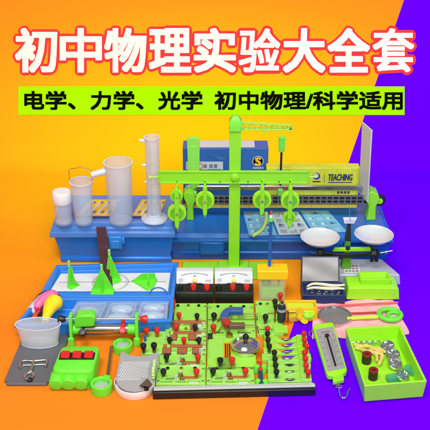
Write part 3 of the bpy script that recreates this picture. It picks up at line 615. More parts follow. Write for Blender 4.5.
# ------------------------------------------------------------------ terminals
def post(parent, px, py, z, red, s=1.):
    s *= .84
    p = G(px, py, z+.015*s)
    x, y = p.x, p.y; m_ = M(); m_.cyl((x, y, z-.001), (x, y, z+.010*s), .0028*s, n=12); m_.cyl((x, y, z-.0005), (x, y, z+.0025*s), .0048*s, n=14)
    st = m_.build('terminal', BRASS if red else DSTEEL, parent)
    m_ = M(); k = s; m_.lathe([(1e-5, .005*k), (.0038*k, .005*k), (.0046*k, .009*k), (.0066*k, .015*k), (.0076*k, .020*k), (.0074*k, .0235*k), (.0055*k, .0262*k), (1e-5, .0272*k)], (x, y, z), n=20)
    kn = m_.build('knob', RED if red else BLACK, st); kn['label'] = ('red' if red else 'black')+' terminal knob'
    return st
def module(name, label, cat, x0, x1, pf, pb, h=.010, mt=LIME, grp=None, lip=True):
    a = G(x0, pf, h); b = G(x1, pf, h); c = G(x0, pb, h)
    t = thing(name, label, cat, ((a.x+b.x)/2, (a.y+c.y)/2, 0), grp)
    m_ = M(); m_.bx(a.x, b.x, a.y, c.y, 0, h)
    m_.build('base_plate', mt, t, .0018)
    W_, D_ = b.x-a.x, c.y-a.y
    if label.find('module') >= 0 and W_ > .05:
        for u, v in ((.05, .16), (.95, .16), (.05, .86), (.95, .86)):
            m_ = M(); q = (a.x+W_*u, a.y+D_*v, h-.0004); m_.lathe([(.0026, 0), (.0026, .0012), (.0018, .0020), (1e-5, .0021)], q, n=14); m_.build('screw', DSTEEL, t)
        m_ = M(); z = h+.0001
        for u0, u1, v0, v1 in ((.10, .34, .10, .13), (.62, .90, .10, .13), (.30, .305, .13, .30), (.66, .665, .13, .3)):
            m_.bx(a.x+W_*u0, a.x+W_*u1, a.y+D_*v0, a.y+D_*v1, z, z+.0003)
        for k in range(5): m_.bx(a.x+W_*(.40+.042*k), a.x+W_*(.425+.042*k), a.y+D_*.08, a.y+D_*.15, z, z+.0003)
        m_.build('circuit_print', mat('dark_green_print', (84, 128, 44), .6), t)
        m_ = M(); m_.bx(a.x+W_*.004, a.x+W_*.012, a.y+.002, c.y-.002, h-.002, h+.0016); m_.bx(a.x+W_*.988, a.x+W_*.996, a.y+.002, c.y-.002, h-.002, h+.0016); m_.bx(a.x+W_*.005, a.x+W_*.995, c.y-.0032, c.y-.0018, h-.002, h+.0016)
        m_.build('raised_edge', mt, t, .0005)
        for u in (.22, .5, .78):
            m_ = M(); m_.lathe([(.0034, 0), (.0034, .003), (.0022, .003), (.0020, .001), (1e-5, .001)], (a.x+W_*u, a.y+D_*.90-.001, h-.0002), n=16); m_.build('socket', BRASS if u == .5 else BLACK, t)
        m_ = M(); m_.bx(a.x+W_*.66, a.x+W_*.86, a.y+D_*.03, a.y+D_*.075+.001, h-.001, h+.0012); m_.build('label_plate', PRW, t, .0003)
        m_ = M(); m_.bx(a.x+W_*.13, a.x+W_*.20, a.y+D_*.28, a.y+D_*.62, h-.001, h+.0045); m_.build('side_clip', PALEG, t, .0008)
    return t, h
def pad(t, name, x0, x1, pf, pb, z, h, mt, bev=.0005):
    a = G(x0, pf, z+h); b = G(x1, pf, z+h); c = G(x0, pb, z+h); m_ = M(); m_.bx(a.x, b.x, a.y, c.y, z-.0005, z+h); return m_.build(name, mt, t, bev)
GB = 'green circuit modules of the experiment board'
# resistance modules with printed coils
for lab, (x0, x1, pf, pb), posts, blocks, bar in (
    ('hindmost module with brown coils, just below the black meter base', (168, 206.6, 327.5, 303.5), ((179, 316, 1), (197, 317, 0)), ((172, 179), (190, 197)), (171, 203, 321.5)),
    ('middle module with brown coils, behind the three block one', (164.5, 206.6, 338.8, 327.8), ((176, 328, 1), (195, 328, 0)), ((170, 177), (188, 196)), (169, 203, 332)),
    ('module with three brown coil blocks and a middle red knob', (160.5, 206.4, 352.5, 339.1), ((169.5, 341, 0), (184, 341, 1), (199, 341, 0)), ((162, 171), (177, 187), (192, 201)), (163, 204, 345.5))):
    t, h = module('resistor_module', lab, 'circuit module', x0, x1, pf, pb, .010, LIME, GB)
    pad(t, 'coil_bar', bar[0], bar[1], bar[2]+1.3, bar[2]-1.3, h, .0025, COPPER)
    pad(t, 'end_clip', bar[1]-2, bar[1]+2.5, bar[2]+1, bar[2]-1.4, h, .0035, STEEL)
    for u, v in blocks:
        pad(t, 'coil_block', u, v, bar[2]+7.6, bar[2]+1.6, h, .003, BROWN)
        for k in range(3): pad(t, 'coil_winding', u+.6, v-.6, bar[2]+3.4+1.6*k, bar[2]+2.4+1.6*k, h+.003, .0007, COPPER)
    pad(t, 'clear_block', bar[1]-5, bar[1]-1.5, bar[2]+6.5, bar[2]+2.2, h, .008, CLEAR)
    for q in posts: post(t, *q[:2], h, q[2], .86)
# lamp holder modules
for lab, (x0, x1, pf, pb), bl, rd, cx in (
    ('lamp holder module in the left column, one row behind the front', (158, 206, 366.3, 352.9), (166.5, 358), (198, 358.5), 182.5),
    ('front left lamp holder module with a black and a red knob', (155.5, 205.6, 384, 366.7), (163.5, 373), (196.5, 373), 180.5),
    ('front right lamp holder module below the compass block', (206.2, 255, 384, 366.7), (213, 372.5), (245.5, 372.5), 229)):
    t, h = module('lamp_module', lab, 'circuit module', x0, x1, pf, pb, .010, LIME, GB)
    post(t, bl[0], bl[1], h, 0, .95); post(t, rd[0], rd[1], h, 1, .95)
    m_ = M(); a = G(bl[0]+2, bl[1]+6, h+.002); b = G(cx-5, bl[1]+4.5, h+.004); c = G(cx-1, bl[1]+1, h+.008); m_.tube(smooth_path([a, a.lerp(b, .5), b, c]), .0012, 8)
    m_.build('wire_clip', DSTEEL, t)
    p = G(cx, bl[1]+3.4, h); m_ = M(); m_.lathe([(.0055, 0), (.0055, .004), (.0042, .0045), (.0042, .009), (.003, .009), (.003, .003)], p, n=20); m_.build('lamp_socket', BRASS, t)
    m_ = M(); m_.ball((p.x, p.y, p.z+.011), (.0032, .0032, .004), 14, 8); m_.build('bulb', GLASS, t)
    pad(t, 'contact_strip', cx+2.5, rd[0]+.5, bl[1]+5.3, bl[1]+3.1, h, .0018, COPPER)
    pad(t, 'clear_guard', cx-6, cx-2.4, bl[1]+6, bl[1]+1.5, h, .007, CLEAR)
    pad(t, 'contact_foot', cx-1, cx+4, bl[1]+6.4, bl[1]+5.0, h, .0022, BROWN)
# magnet module
t, h = module('magnet_module', 'wide green module carrying the horseshoe magnet and wire rails', 'circuit module', 207.4, 256, 337, 303.5, .010, LIME, GB)
post(t, 214, 317, h, 0, 1.0); post(t, 213.5, 328.5, h, 1, 1.0)
m_ = M(); W = lambda px, py, z=.016: G(px, py, z)
m_.tube([W(215, 322, .012), W(219, 321, .012), W(221, 314, .02), W(257, 313.5, .02), W(257, 320, .012)], .0013, 8)
m_.tube([W(207, 319.5, .0135), W(258, 319, .0135)], .0009, 8)
m_.tube([W(215, 333, .012), W(218.5, 332, .012), W(222, 325.5, .018), W(257, 325, .018), W(258.5, 333, .012)], .0013, 8)
m_.build('wire_rail', mat('bronze_wire', (150, 132, 90), .35, .9), t)
pad(t, 'fuse_socket', 207.8, 212.5, 337, 333, h, .012, BLACK)
# horseshoe magnet standing on two feet, arms to the right
ymg = G(232, 322, .012).y
mg = thing('horseshoe_magnet', 'blue and red horseshoe magnet lying on its side over wire rails', 'magnet', (G(232, 324).x, ymg, .010))
zt1 = .030
def arcpts(a0, a1, n):
    c_ = G(231.5, 318.3, zt1); s = mpp(c_); return [Vector((c_.x+7.0*s*math.cos(a0+(a1-a0)*k/n), c_.y+13.2*s*math.sin(a0+(a1-a0)*k/n), zt1)) for k in range(n+1)]
def flatbar(m_, pts, wd, th):
    rings = []
    for i, p in enumerate(pts):
        t_ = (pts[min(i+1, len(pts)-1)]-pts[max(i-1, 0)]).normalized(); u = Vector((-t_.y, t_.x, 0)); rings.append([p-u*wd-Vector((0, 0, th)), p+u*wd-Vector((0, 0, th)), p+u*wd+Vector((0, 0, th)), p-u*wd+Vector((0, 0, th))])
    m_.loops(rings)
s = mpp(G(232, 318, zt1)); c_ = G(231.5, 318.3, zt1)
up_ = [Vector((c_.x+12*s, c_.y+13.2*s, zt1)), Vector((c_.x+6*s, c_.y+13.2*s, zt1))]+arcpts(math.pi/2, math.pi*1.08, 12)
dn_ = arcpts(math.pi*1.085, math.pi*1.5, 8)+[Vector((c_.x+6*s, c_.y-13.2*s, zt1)), Vector((c_.x+13*s, c_.y-13.2*s, zt1))]
m_ = M(); flatbar(m_, up_, 2.9*s*1.3, .006); m_.build('north_arm', BLUEMG, mg, .0015)
m_ = M(); flatbar(m_, dn_[:7], 2.9*s*1.3, .006); m_.build('south_arm', mat('magnet_red', (178, 40, 36), .38), mg, .0015)
m_ = M(); flatbar(m_, dn_[6:], 2.2*s*1.3, .0055); m_.build('pole_tip', mat('magnet_dull', (110, 78, 66), .4), mg, .0015)
m_ = M(); m_.bx(c_.x-.003, c_.x+.012, c_.y-14.5*s, c_.y-10.5*s, .0095, zt1-.006); m_.bx(c_.x+.002, c_.x+.014, c_.y+11*s, c_.y+15*s, .0095, zt1-.006); m_.build('support', LIME, mg, .001)
# compass block
t, h = module('compass_block', 'raised green block holding a domed steel bell and a striped gauge', 'circuit module', 207, 256.5, 366, 337.4, .014, PALEG, GB)
pad(t, 'raised_step', 208.5, 224, 358, 339, h, .003, LIME); pad(t, 'front_step', 208, 255, 366.2, 361, h, .002, PALEG)
p = G(245.5, 348.5, h+.004); s = mpp(p); m_ = M(); R = 14.6*s
m_.lathe([(R*.86, -.0035), (R*.9, .004), (R, .006), (R*1.01, .0085), (R*.97, .0105), (R*.90, .0105), (R*.86, .0085), (R*.80, .0088), (R*.70, .012), (R*.52, .0155), (R*.30, .0178), (R*.12, .0186), (1e-5, .0187)], p, n=56); bl_ = m_.build('bell_dome', CHROME, t)
m_ = M(); m_.lathe([(R*.84, -.0042), (R*.87, -.0005), (R*.2, -.0005)], p, n=48); m_.build('bell_foot', LIME, t)
m_ = M(); m_.lathe([(.0030, .017), (.0038, .020), (.0066, .027), (.0066, .031), (.004, .0345), (1e-5, .0350)], p, n=18); m_.build('centre_knob', BLACK, bl_)
pad(t, 'gauge_back', 224, 231.5, 357.5, 342.5, h, .004, ORANGE)
for k, mt in enumerate((BLACK, DRED, BLACK)): pad(t, 'gauge_stripe', 225+2.1*k, 226.3+2.1*k, 357, 343.5, h+.004, .0014, mt)
p = G(229.5, 336.5, .014); m_ = M(); m_.lathe([(.007, 0), (.007, .006), (.004, .0075), (1e-5, .0075)], p, n=24); m_.build('gauge_cap', BRASS, t)
pad(t, 'terminal_tray', 217, 235.5, 366.8, 357, h+.002, .002, mat('dark_green_plastic', (112, 160, 60), .4))
post(t, 220.3, 362, h+.003, 0, .95); post(t, 232, 361.5, h+.003, 1, .95)

# ------------------------------------------------------------------ meters
for k, (xa, xb, let, lab) in enumerate(((175.5, 213.8, 'A', 'ammeter with a white dial and A mark, left of the two meters'), (214.3, 253.5, 'V', 'voltmeter with a white dial and V mark, beside the lime column'))):
    ym = -.445; a = V(xa, 303, ym); b = V(xb, 303, ym); x0, x1 = a.x, b.x; zt_ = V(215, 291, ym).z
    t = thing('panel_meter', lab, 'meter', ((x0+x1)/2, ym+.03, 0), 'white dial meters on black bases')
    m_ = M(); m_.prismX([(ym, 0), (ym+.075, 0), (ym+.075, zt_), (ym+.012, zt_), (ym, zt_-.006)], x0+.0003, x1-.0003); m_.build('case_base', BLACK, t, .0015)
    zu = .056; yA = ym+.030; yB = ym+.050
    m_ = M(); m_.prismX([(yA, zt_-.001), (ym+.066, zt_-.001), (ym+.066, zu+.0025), (yB+.004, zu+.0025), (yB, zu)], x0+.001, x1-.001); m_.build('dial_housing', mat('meter_grey_white', (196, 200, 202), .25, coat=.5), t, .0012)
    o = Vector((x0, yA, zt_)); ux = Vector((x1-x0, 0, 0)); uy = Vector((0, yB-yA, zu-zt_)); nr = ux.cross(uy).normalized()
    D = lambda u, v, d=0.: o+ux*u+uy*v+nr*d
    m_ = M(); m_.sheet([D(.05, .06, .0002), D(.95, .06, .0002), D(.95, .95, .0002), D(.05, .95, .0002)], .0005); fc = m_.build('dial_face', PRW, t)
    m_ = M(); pts = [D(.5+.42*math.sin(q), .36+.48*math.cos(q), .0009) for q in [(-.95+1.9*i/24) for i in range(25)]]
    for i in range(24):
        m_.add([pts[i], pts[i+1], pts[i+1]+uy*.05, pts[i]+uy*.05], [(0, 1, 2, 3)])
    for i in range(0, 25, 3): m_.add([pts[i]+ux*-.006, pts[i]+ux*.006, pts[i]+ux*.006+uy*.09, pts[i]+ux*-.006+uy*.09], [(0, 1, 2, 3)])
    for k in range(9): m_.sheet([D(.16+.08*k, .74+.10*math.cos((k-4)*.38), .0009), D(.19+.08*k, .74+.10*math.cos((k-4)*.38), .0009), D(.19+.08*k, .785+.10*math.cos((k-4)*.38), .0009), D(.16+.08*k, .785+.10*math.cos((k-4)*.38), .0009)], .0002)
    for k in range(3): m_.sheet([D(.78, .18+.06*k, .0009), D(.92, .18+.06*k, .0009), D(.92, .205+.06*k, .0009), D(.78, .205+.06*k, .0009)], .0002)
    lettering(m_, let, D(.46, .57, .0009), ux*.08, uy*.14, bold=.0003, n=6)
    m_.build('scale_print', PRGR, fc)
    m_ = M(); m_.tube([D(.13+.055*math.cos(q), .30+.11*math.sin(q), .0009) for q in [math.pi*i/8 for i in range(16)]], .0006, 6, True); m_.sheet([D(.09, .25, .0007), D(.13, .33, .0007), D(.17, .33, .0007), D(.13, .25, .0007)], .0004); m_.build('maker_mark', PRGR, fc)
    m_ = M(); m_.sheet([D(.27, .06, .0008), D(.73, .06, .0008), D(.66, .50, .0008), D(.34, .50, .0008)], .0012); m_.build('movement_cover', mat('meter_window_grey', (192, 194, 192), .2), t)
    m_ = M(); m_.lathe([(.0055, 0), (.005, .004), (.0025, .006), (1e-5, .006)], D(.5, .24, .002), nr, 16); m_.sheet([D(.47, .24, .002), D(.53, .24, .002), D(.52, .46, .002), D(.48, .46, .002)], .002); m_.build('zero_adjuster', mat('pale_yellow_plastic', (240, 216, 110), .4), t, .0005)
    m_ = M(); m_.sheet([D(.32, .02, .0012), D(.68, .02, .0012), D(.68, .08, .0012), D(.32, .08, .0012)], .001); m_.build('tick_plate', BLACK, t)
    for q, red in ((.12, 0), (.47, 1), (.82, 1)):
        x = x0+(x1-x0)*q; y = ym+.0105; zt2 = zt_-.0045; m2 = M(); m2.cyl((x, y, zt2-.001), (x, y, zt2+.006), .003, n=12); st = m2.build('terminal', BRASS, t)
        m2 = M(); m2.lathe([(.0056, .002), (.0064, .005), (.0070, .011), (.0056, .0142), (1e-5, .0152)], (x, y, zt2), n=18); kn = m2.build('knob', RED if red else BLACK, st); kn['label'] = ('red' if red else 'black')+' terminal knob'

# ------------------------------------------------------------------ front resistance board
ya = G(230, 398, 0).y; x0 = V(152.5, 396, ya).x; x1 = V(316, 392, ya).x
t = thing('wire_board', 'long grey printed wire board with a black front edge, nearest the viewer', 'board', ((x0+x1)/2, ya+.02, 0))
m_ = M(); m_.bx(x0, x1, ya, ya+.016, 0, .0165); m_.build('front_edge', BLACK, t, .002)
yb2 = G(215, 385, .012).y
m_ = M(); m_.prismX([(ya+.0165, 0), (yb2, 0), (yb2, .0125), (ya+.012, .0205), (ya+.005, .0205), (ya+.005, .0170), (ya+.0165, .0170)], x0+.002, x1-.001)
m_.build('board_top', mat('grey_white_board', (186, 196, 184), .4, var=.1, scale=40), t, .0008)
m_ = M(); D = lambda u, v: Vector((x0+(x1-x0)*u, ya+.013+(yb2-ya-.014)*v, .0205-.0080*v*((yb2-ya-.014)/(yb2-ya-.012))+.0003))
for v in (.12, .22, .5):
    m_.m(0).sheet([D(.01, v), D(.99, v), D(.99, v+.025), D(.01, v+.025)], .0003)
u = .02
while u < .94:
    wd = random.uniform(.03, .08); m_.m(random.choice((1, 1, 2))).sheet([D(u, .62), D(min(u+wd, .97), .62), D(min(u+wd, .97), .86), D(u, .86)], .0003); u += wd+random.uniform(.012, .03)
m_.m(3)
for k in range(40): m_.sheet([D(.02+.024*k, .34), D(.0225+.024*k, .34), D(.0225+.024*k, .44), D(.02+.024*k, .44)], .0003)
m_.build('board_print', [STEEL, mat('green_grey_print', (130, 156, 116), .5), mat('light_green_print', (170, 200, 140), .5), PRGR], t)

t.rotation_euler = (0, 0, .038)
# ------------------------------------------------------------------ knife switch strips on the right
def wavy(x0, x1, y0, y1):
    L_ = x1-x0; d = y1-y0; top = []; bot = []
    for i in range(21):
        u = i/20; k = max(0., 1-abs((u-.5)/.27)); k = k*k*(3-2*k); k = min(1, k*1.4)
        bot.append((x0+L_*u, y0+d*.04)); top.append((x0+L_*u, y1-d*.62*k))
    return bot+top[::-1]
rows_ = [(264.5, 307.5, 334.2, 340.2, 267.5, 303.8, 0), (264, 308.5, 340.6, 346.6, 268, 304.5, 0), (263.5, 309.5, 347.0, 352.8, 269.3, 306.8, 0), (262, 311.5, 353.2, 359.2, 274.4, 304.6, 1), (268, 311, 359.6, 365.6, 275, 305.4, 1), (268, 311, 366.0, 372.2, 275.6, 306, 1), (268, 312, 372.6, 380.2, 276.5, 308, 1)]
desc = ['rearmost wavy green switch strip, behind all the others', 'second wavy green switch strip from the back', 'third wavy green switch strip from the back, above the longest', 'longest wavy green strip, its left tab sticking out', 'fifth green switch strip from the back, below the longest strip', 'green switch strip second from the grey wire board', 'green switch strip nearest the grey wire board']
for (xa, xb, pb, pf, bx_, rx_, g2), lab in zip(rows_, desc):
    h = .010; a = G(xa, pf, h); b = G(xb, pf, h); c = G(xa, pb, h)
    t = thing('switch_strip', lab, 'switch', ((a.x+b.x)/2, a.y, 0), 'wavy green switch strips with black and red knobs')
    m_ = M(); m_.prism(wavy(a.x, b.x, a.y, c.y) if not (g2 and xa == 268) else [(a.x, a.y), (b.x, a.y), (b.x, c.y), (a.x, c.y)], 0, h*.7); m_.bx(a.x, a.x+(b.x-a.x)*.25, a.y+.0006, c.y-.0006, 0, h); m_.bx(b.x-(b.x-a.x)*.25, b.x, a.y+.0006, c.y-.0006, 0, h)
    m_.build('base_plate', LIME if g2 else PALEG, t, .0012)
    mid = (xa+xb)/2
    pad(t, 'contact', mid-4.5, mid+5, pf-.6, pf-2.0, h*.7, .0022, DSTEEL if not g2 else SLATE, .0004)
    pad(t, 'contact_bridge', mid-2, mid+2.5, pf-.8, pf-1.8, h*.7+.002, .003, BLACK if pf > 365 and pf < 371 else STEEL, .0004)
    post(t, bx_, pb+.8, h, 0, .88); post(t, rx_, pb+.8, h, 1, .88)
# clip block with bar magnet left of the strips
t = thing('magnet_clip', 'small green clip cradle beside the front lamp module', 'clip', G(261, 380))
a = G(256, 384.3, .012); b = G(267.3, 384.3, .012); c = G(256, 366, .012); m_ = M()
m_.bx(a.x, b.x, a.y, a.y+.014, 0, .008); m_.bx(a.x, b.x, c.y-.012, c.y, 0, .008); m_.bx((a.x+b.x)/2-.004, (a.x+b.x)/2+.004, a.y+.013, c.y-.011, 0, .006)
for yy_ in (a.y+.002, c.y-.010):
    for xx in (a.x+.004, b.x-.004): m_.lathe([(.0058, 0), (.0058, .016), (.004, .019), (1e-5, .019)], (xx, yy_+.004, 0), n=18)
m_.build('cradle', GREEN, t, .001)
a = G(259, 383.5, .016); b = G(263.5, 383.5, .016); c = G(259, 361, .016)
mgb = thing('bar_magnet', 'small bar magnet, red rear and dark blue front, in green cradle', 'magnet', ((a.x+b.x)/2, (a.y+c.y)/2, .0085))
ymid = (a.y+c.y)/2+.006; m_ = M(); m_.bx(a.x, b.x, a.y, ymid, .0085, .0165); m_.build('south_half', mat('magnet_navy', (40, 54, 92), .4), mgb, .001); m_ = M(); m_.bx(a.x, b.x, ymid, c.y, .0085, .0165); m_.build('north_half', mat('magnet_bright_red', (196, 44, 36), .4), mgb, .001)

# ------------------------------------------------------------------ motor module, fan, clear tower
t, h = module('motor_module', 'green module with a small dark motor between brown brackets', 'circuit module', 257, 283.6, 333.6, 301, .010, LIME, GB)
post(t, 265.5, 318.5, h, 0, 1.0); post(t, 275, 303, h, 0, .95); post(t, 276, 308, h, 0, .9); post(t, 280.3, 296.5, h, 1, .95); post(t, 267.5, 330, h, 1, .9)
p = G(281.3, 322, h); s = mpp(p); m_ = M(); q0 = Vector((p.x, p.y, h)); m_.lathe([(3.4*s, .002), (4.3*s, .006), (4.3*s, .036), (3.4*s, .044), (1.4*s, .046), (1.2*s, .052), (1e-5, .052)], q0, n=28); m_.build('motor_can', mat('dark_motor_grey', (62, 66, 70), .35, .6), t)
m_ = M(); m_.lathe([(4.6*s, .030), (4.6*s, .036)], q0, n=24); m_.lathe([(2*s, .046), (2*s, .0475)], q0, n=16); m_.build('motor_band', GREYM, t)
m_ = M()
for dx in (-6.5, 6.5): m_.tube([q0+Vector((dx*s, 0, -.001)), q0+Vector((dx*s, 0, .026)), q0+Vector((dx*.6*s, 0, .030))], .0016, 8)
m_.tube([q0+Vector((-14*s, 0, .022)), q0+Vector((14*s, 0, .024))], .0011, 8)
m_.build('bracket', mat('rust_bracket', (150, 84, 40), .4, .6), t)
pad(t, 'motor_foot', 274, 288, 332, 325, h, .004, PALEG)
# fan on the amber box
a = G(285, 322, .03); b = G(311, 322, .03); c = G(285, 306, .03)
a = G(284, 321.5, .0); b = G(317, 321.5, .0); zt_ = .033; yk = G(284, 299.5, zt_).y
ft = thing('fan_motor', 'amber box with a lime disc and yellow fan blades on its front', 'fan', ((a.x+b.x)/2, (a.y+yk)/2, 0))
m_ = M(); yf = a.y
m_.tray([Vector((a.x+.001, yf)), Vector((b.x, yf)), Vector((b.x, yk)), Vector((a.x+.001, yk))], 0, zt_, .005, .006); m_.build('amber_box', AMB, ft, .0015)
m_ = M(); m_.bx(a.x+.006, b.x-.005, yf+.006, yk-.006, .007, zt_-.004); m_.build('inner_block', mat('yellow_lime_inner', (206, 220, 50), .35), ft, .002)
m_ = M(); m_.bx(a.x+.010, b.x-.006, yf-.0015, yf+.002, .005, zt_-.005); m_.build('front_window', mat('lime_window', (214, 222, 40), .2), ft, .001)
m_ = M(); p = G(307, 312, .022); m_.lathe([(.0135, 0), (.0135, .006), (.010, .009), (.010, .0115), (1e-5, .0115)], (p.x, p.y, .0155), n=28); m_.lathe([(.018, -.006), (.018, 0), (1e-5, 0)], (p.x, p.y, .0215), n=32); m_.build('lime_disc', TRAYG, ft, .0008)
m_ = M(); p2 = V(299.5, 317, yf-.012); ss = mpp(p2)
for k in range(3):
    a_ = math.radians(85+120*k); d = Vector((math.cos(a_), 0, math.sin(a_))); n_ = Vector((-d.z, 0, d.x)); L_ = 10.5*ss
    rings = []
    for u, wd in ((.08, .12), (.3, .28), (.6, .36), (.85, .28), (1., .08)):
        q_ = p2+d*(L_*u); rings.append([q_-n_*(wd*L_)+Vector((0, -.003, 0)), q_+n_*(wd*L_)+Vector((0, .002, 0)), q_+n_*(wd*L_)+Vector((0, .0035, 0)), q_-n_*(wd*L_)+Vector((0, -.0015, 0))])
    m_.loops(rings)
m_.lathe([(2.2*ss, -.004), (2.2*ss, .004)], p2, (0, 1, 0), 18); m_.cyl(p2, p2+Vector((0, .012, 0)), .0012)
m_.build('fan_blade', YEL, ft, .0004, smooth=60)
post(ft, 298, 297, zt_*.0+.01, 0, .9) if False else None
# clear tower with yellow head and blue rod
ytw = -.432
x0 = V(258.5, 300, ytw).x; x1 = V(285, 300, ytw).x; zt_ = V(270, 280, ytw).z
tw = thing('clear_tower', 'clear green tower with a yellow head holding an upright blue rod', 'apparatus', ((x0+x1)/2, ytw+.02, 0))
m_ = M(); m_.tray([Vector((x0, ytw)), Vector((x1, ytw)), Vector((x1, ytw+.03)), Vector((x0, ytw+.03))], 0, zt_, .0025, .004); m_.build('clear_housing', mat('clear_green_acrylic', (214, 240, 190), .06, alpha=.24, bump=0), tw, .001)
m_ = M(); m_.bx(x0+.006, x1-.006, ytw+.008, ytw+.024, .004, zt_*.55); m_.build('inner_block', LIME, tw, .002)
m_ = M()
for k in range(7): m_.tube([(x0+.018+.010*math.cos(q), ytw+.022+.010*math.sin(q), zt_*.55+.004+.004*k) for q in [math.pi*j/8 for j in range(16)]], .0011, 6, True)
m_.cyl((x1-.016, ytw+.02, .004), (x1-.013, ytw+.02, zt_+.001), .0018)
m_.build('coil', mat('copper_wire', (170, 96, 50), .35, .9), tw)
m_ = M(); za = V(270, 279.5, ytw).z; zb = V(270, 270.5, ytw).z; m_.bx(x0-2*mpp(V(258, 300, ytw)), x1+2*mpp(V(258, 300, ytw)), ytw-.004, ytw+.032, za+.0005, zb); m_.build('yellow_head', YEL, tw, .002)
m_ = M(); xr = V(269.3, 270, ytw+.02).x; zr0 = zt_*.55; zr1 = V(269, 221, ytw+.02).z; m_.cyl((xr, ytw+.02, zr0), (xr, ytw+.02, zr1), 1.75*mpp(V(269, 250, ytw)), n=18); m_.build('blue_rod', RODB, tw)
m_ = M(); r_ = 1.75*mpp(V(269, 250, ytw)); m_.m(0).lathe([(r_*1.25, 0), (r_*1.3, .007), (r_*.9, .010)], (xr, ytw+.02, zr1), n=16); m_.m(1).lathe([(r_*.9, .010), (r_*.7, .016)], (xr, ytw+.02, zr1), n=16); m_.m(2).lathe([(r_*.7, .016), (r_*.4, .024), (1e-5, .026)], (xr, ytw+.02, zr1), n=16)
m_.build('rod_tip', [GREEN, WHITE, mat('tip_red', (220, 60, 50), .4)], tw)
m_ = M(); p = V(277, 272, ytw-.004); m_.lathe([(.006, 0), (.006, .003), (1e-5, .003)], (p.x, ytw+.02, zb), n=18); m_.build('head_cap', mat('head_cap_yellow', (226, 190, 60), .4), tw)

# ------------------------------------------------------------------ balance
ybl = -.325
bl = thing('pan_balance', 'table balance with two white pans on a black beam and green post', 'balance', (V(347, 262, ybl).x, ybl, 0))
xm = V(347, 250, ybl).x; s = mpp(V(347, 250, ybl)); Zb = lambda py: V(347, py, ybl).z; Xb = lambda px: V(px, 250, ybl).x
m_ = M(); m_.loops([[(Xb(318), -.362, 0), (Xb(401), -.362, 0), (Xb(388), -.285, 0), (Xb(326), -.285, 0)], [(Xb(319), -.360, .028), (Xb(399), -.360, .028), (Xb(386), -.286, .028), (Xb(327), -.286, .028)]]); m_.build('base_box', mat('grey_base_metal', (176, 184, 190), .4, .1), bl, .003)
m_ = M(); q0 = G(344, 273, .0285); q1 = G(360, 273, .0285); q2 = G(359, 264, .0285); q3 = G(344, 264, .0285); m_.m(0).sheet([q0, q1, q2, q3], .0004)
f = lambda u, v: q0.lerp(q1, u).lerp(q3.lerp(q2, u), v)+Vector((0, 0, .0005))
for i in range(3):
    for j in range(4): m_.m(1 if (i+j) % 3 else 2).sheet([f(.08+.22*j, .12+.28*i), f(.24+.22*j, .12+.28*i), f(.24+.22*j, .28+.28*i), f(.08+.22*j, .28+.28*i)], .0002)
m_.build('base_label', [PRW, PRGR, mat('dull_red_print', (190, 90, 90), .6)], bl)
m_ = M(); m_.loops([[(xm+a*5*s, ybl+b*.012, .0275) for a, b in ((-1, -1), (1, -1), (1, 1), (-1, 1))], [(xm+a*3.2*s, ybl+b*.008, Zb(250)) for a, b in ((-1, -1), (1, -1), (1, 1), (-1, 1))], [(xm+a*2.2*s, ybl+b*.006, Zb(238)) for a, b in ((-1, -1), (1, -1), (1, 1), (-1, 1))]]); m_.build('post', mat('dark_green_post', (84, 150, 40), .4), bl, .001)
m_ = M(); m_.loops([[(xm+a*3*s, ybl+b*.007, Zb(240)) for a, b in ((-1, -1), (1, -1), (1, 1), (-1, 1))], [(xm+a*1.6*s, ybl+b*.004, Zb(222)) for a, b in ((-1, -1), (1, -1), (1, 1), (-1, 1))]]); m_.lathe([(2.4*s, 0), (2.4*s, .006)], (xm, ybl-.012, Zb(246)), (0, 1, 0), 18); m_.build('pointer', mat('pointer_black', (44, 48, 46), .4, .3), bl, .0008)
m_ = M(); m_.prismY([(xm-5*s, Zb(222)), (xm+4.6*s, Zb(222)), (xm+7*s, Zb(216)), (xm-6.8*s, Zb(216))], ybl-.008, ybl-.006); m_.build('scale_plate', WHITE, bl, .0004)
m_ = M()
for k in range(7): m_.bx(xm-4.2*s+1.4*s*k, xm-3.9*s+1.4*s*k, ybl-.0086, ybl-.0081, Zb(221), Zb(218.6))
m_.cyl((xm+.3*s, ybl-.010, Zb(219)), (xm-1.2*s, ybl-.002, Zb(205)), .0007); m_.build('scale_mark', mat('pale_blue_needle', (70, 140, 190), .4), bl)
m_ = M(); m_.prismY([(Xb(317), Zb(252.5)), (Xb(347), Zb(254.5)), (Xb(379), Zb(252)), (Xb(379), Zb(249)), (Xb(347), Zb(250.3)), (Xb(317), Zb(249.5))], ybl-.018, ybl-.012)
for px in (317.5, 322, 371.5, 376): m_.cyl((Xb(px), ybl-.015, Zb(258 if px > 350 else 254)), (Xb(px), ybl-.015, Zb(246)), 2.0*s, 1.5*s)
m_.build('beam', mat('beam_black', (38, 40, 42), .35, .4), bl, .0008)
m_ = M(); m_.prismY([(Xb(332), Zb(249.4)), (Xb(371), Zb(249)), (Xb(369), Zb(245.5)), (Xb(334), Zb(246))], ybl-.011, ybl-.005); m_.build('green_bar', TRAYG, bl, .0008)
m_ = M(); m_.cyl((Xb(378), ybl-.015, Zb(250)), (Xb(391), ybl-.015, Zb(247.5)), .0016); m_.lathe([(.004, 0), (.004, .004)], (Xb(384), ybl-.015, Zb(248.8)), (1, 0, .1), 16); m_.cyl((Xb(317), ybl-.015, Zb(251)), (Xb(309), ybl-.015, Zb(249)), .0016); m_.build('balance_nut', STEEL, bl)
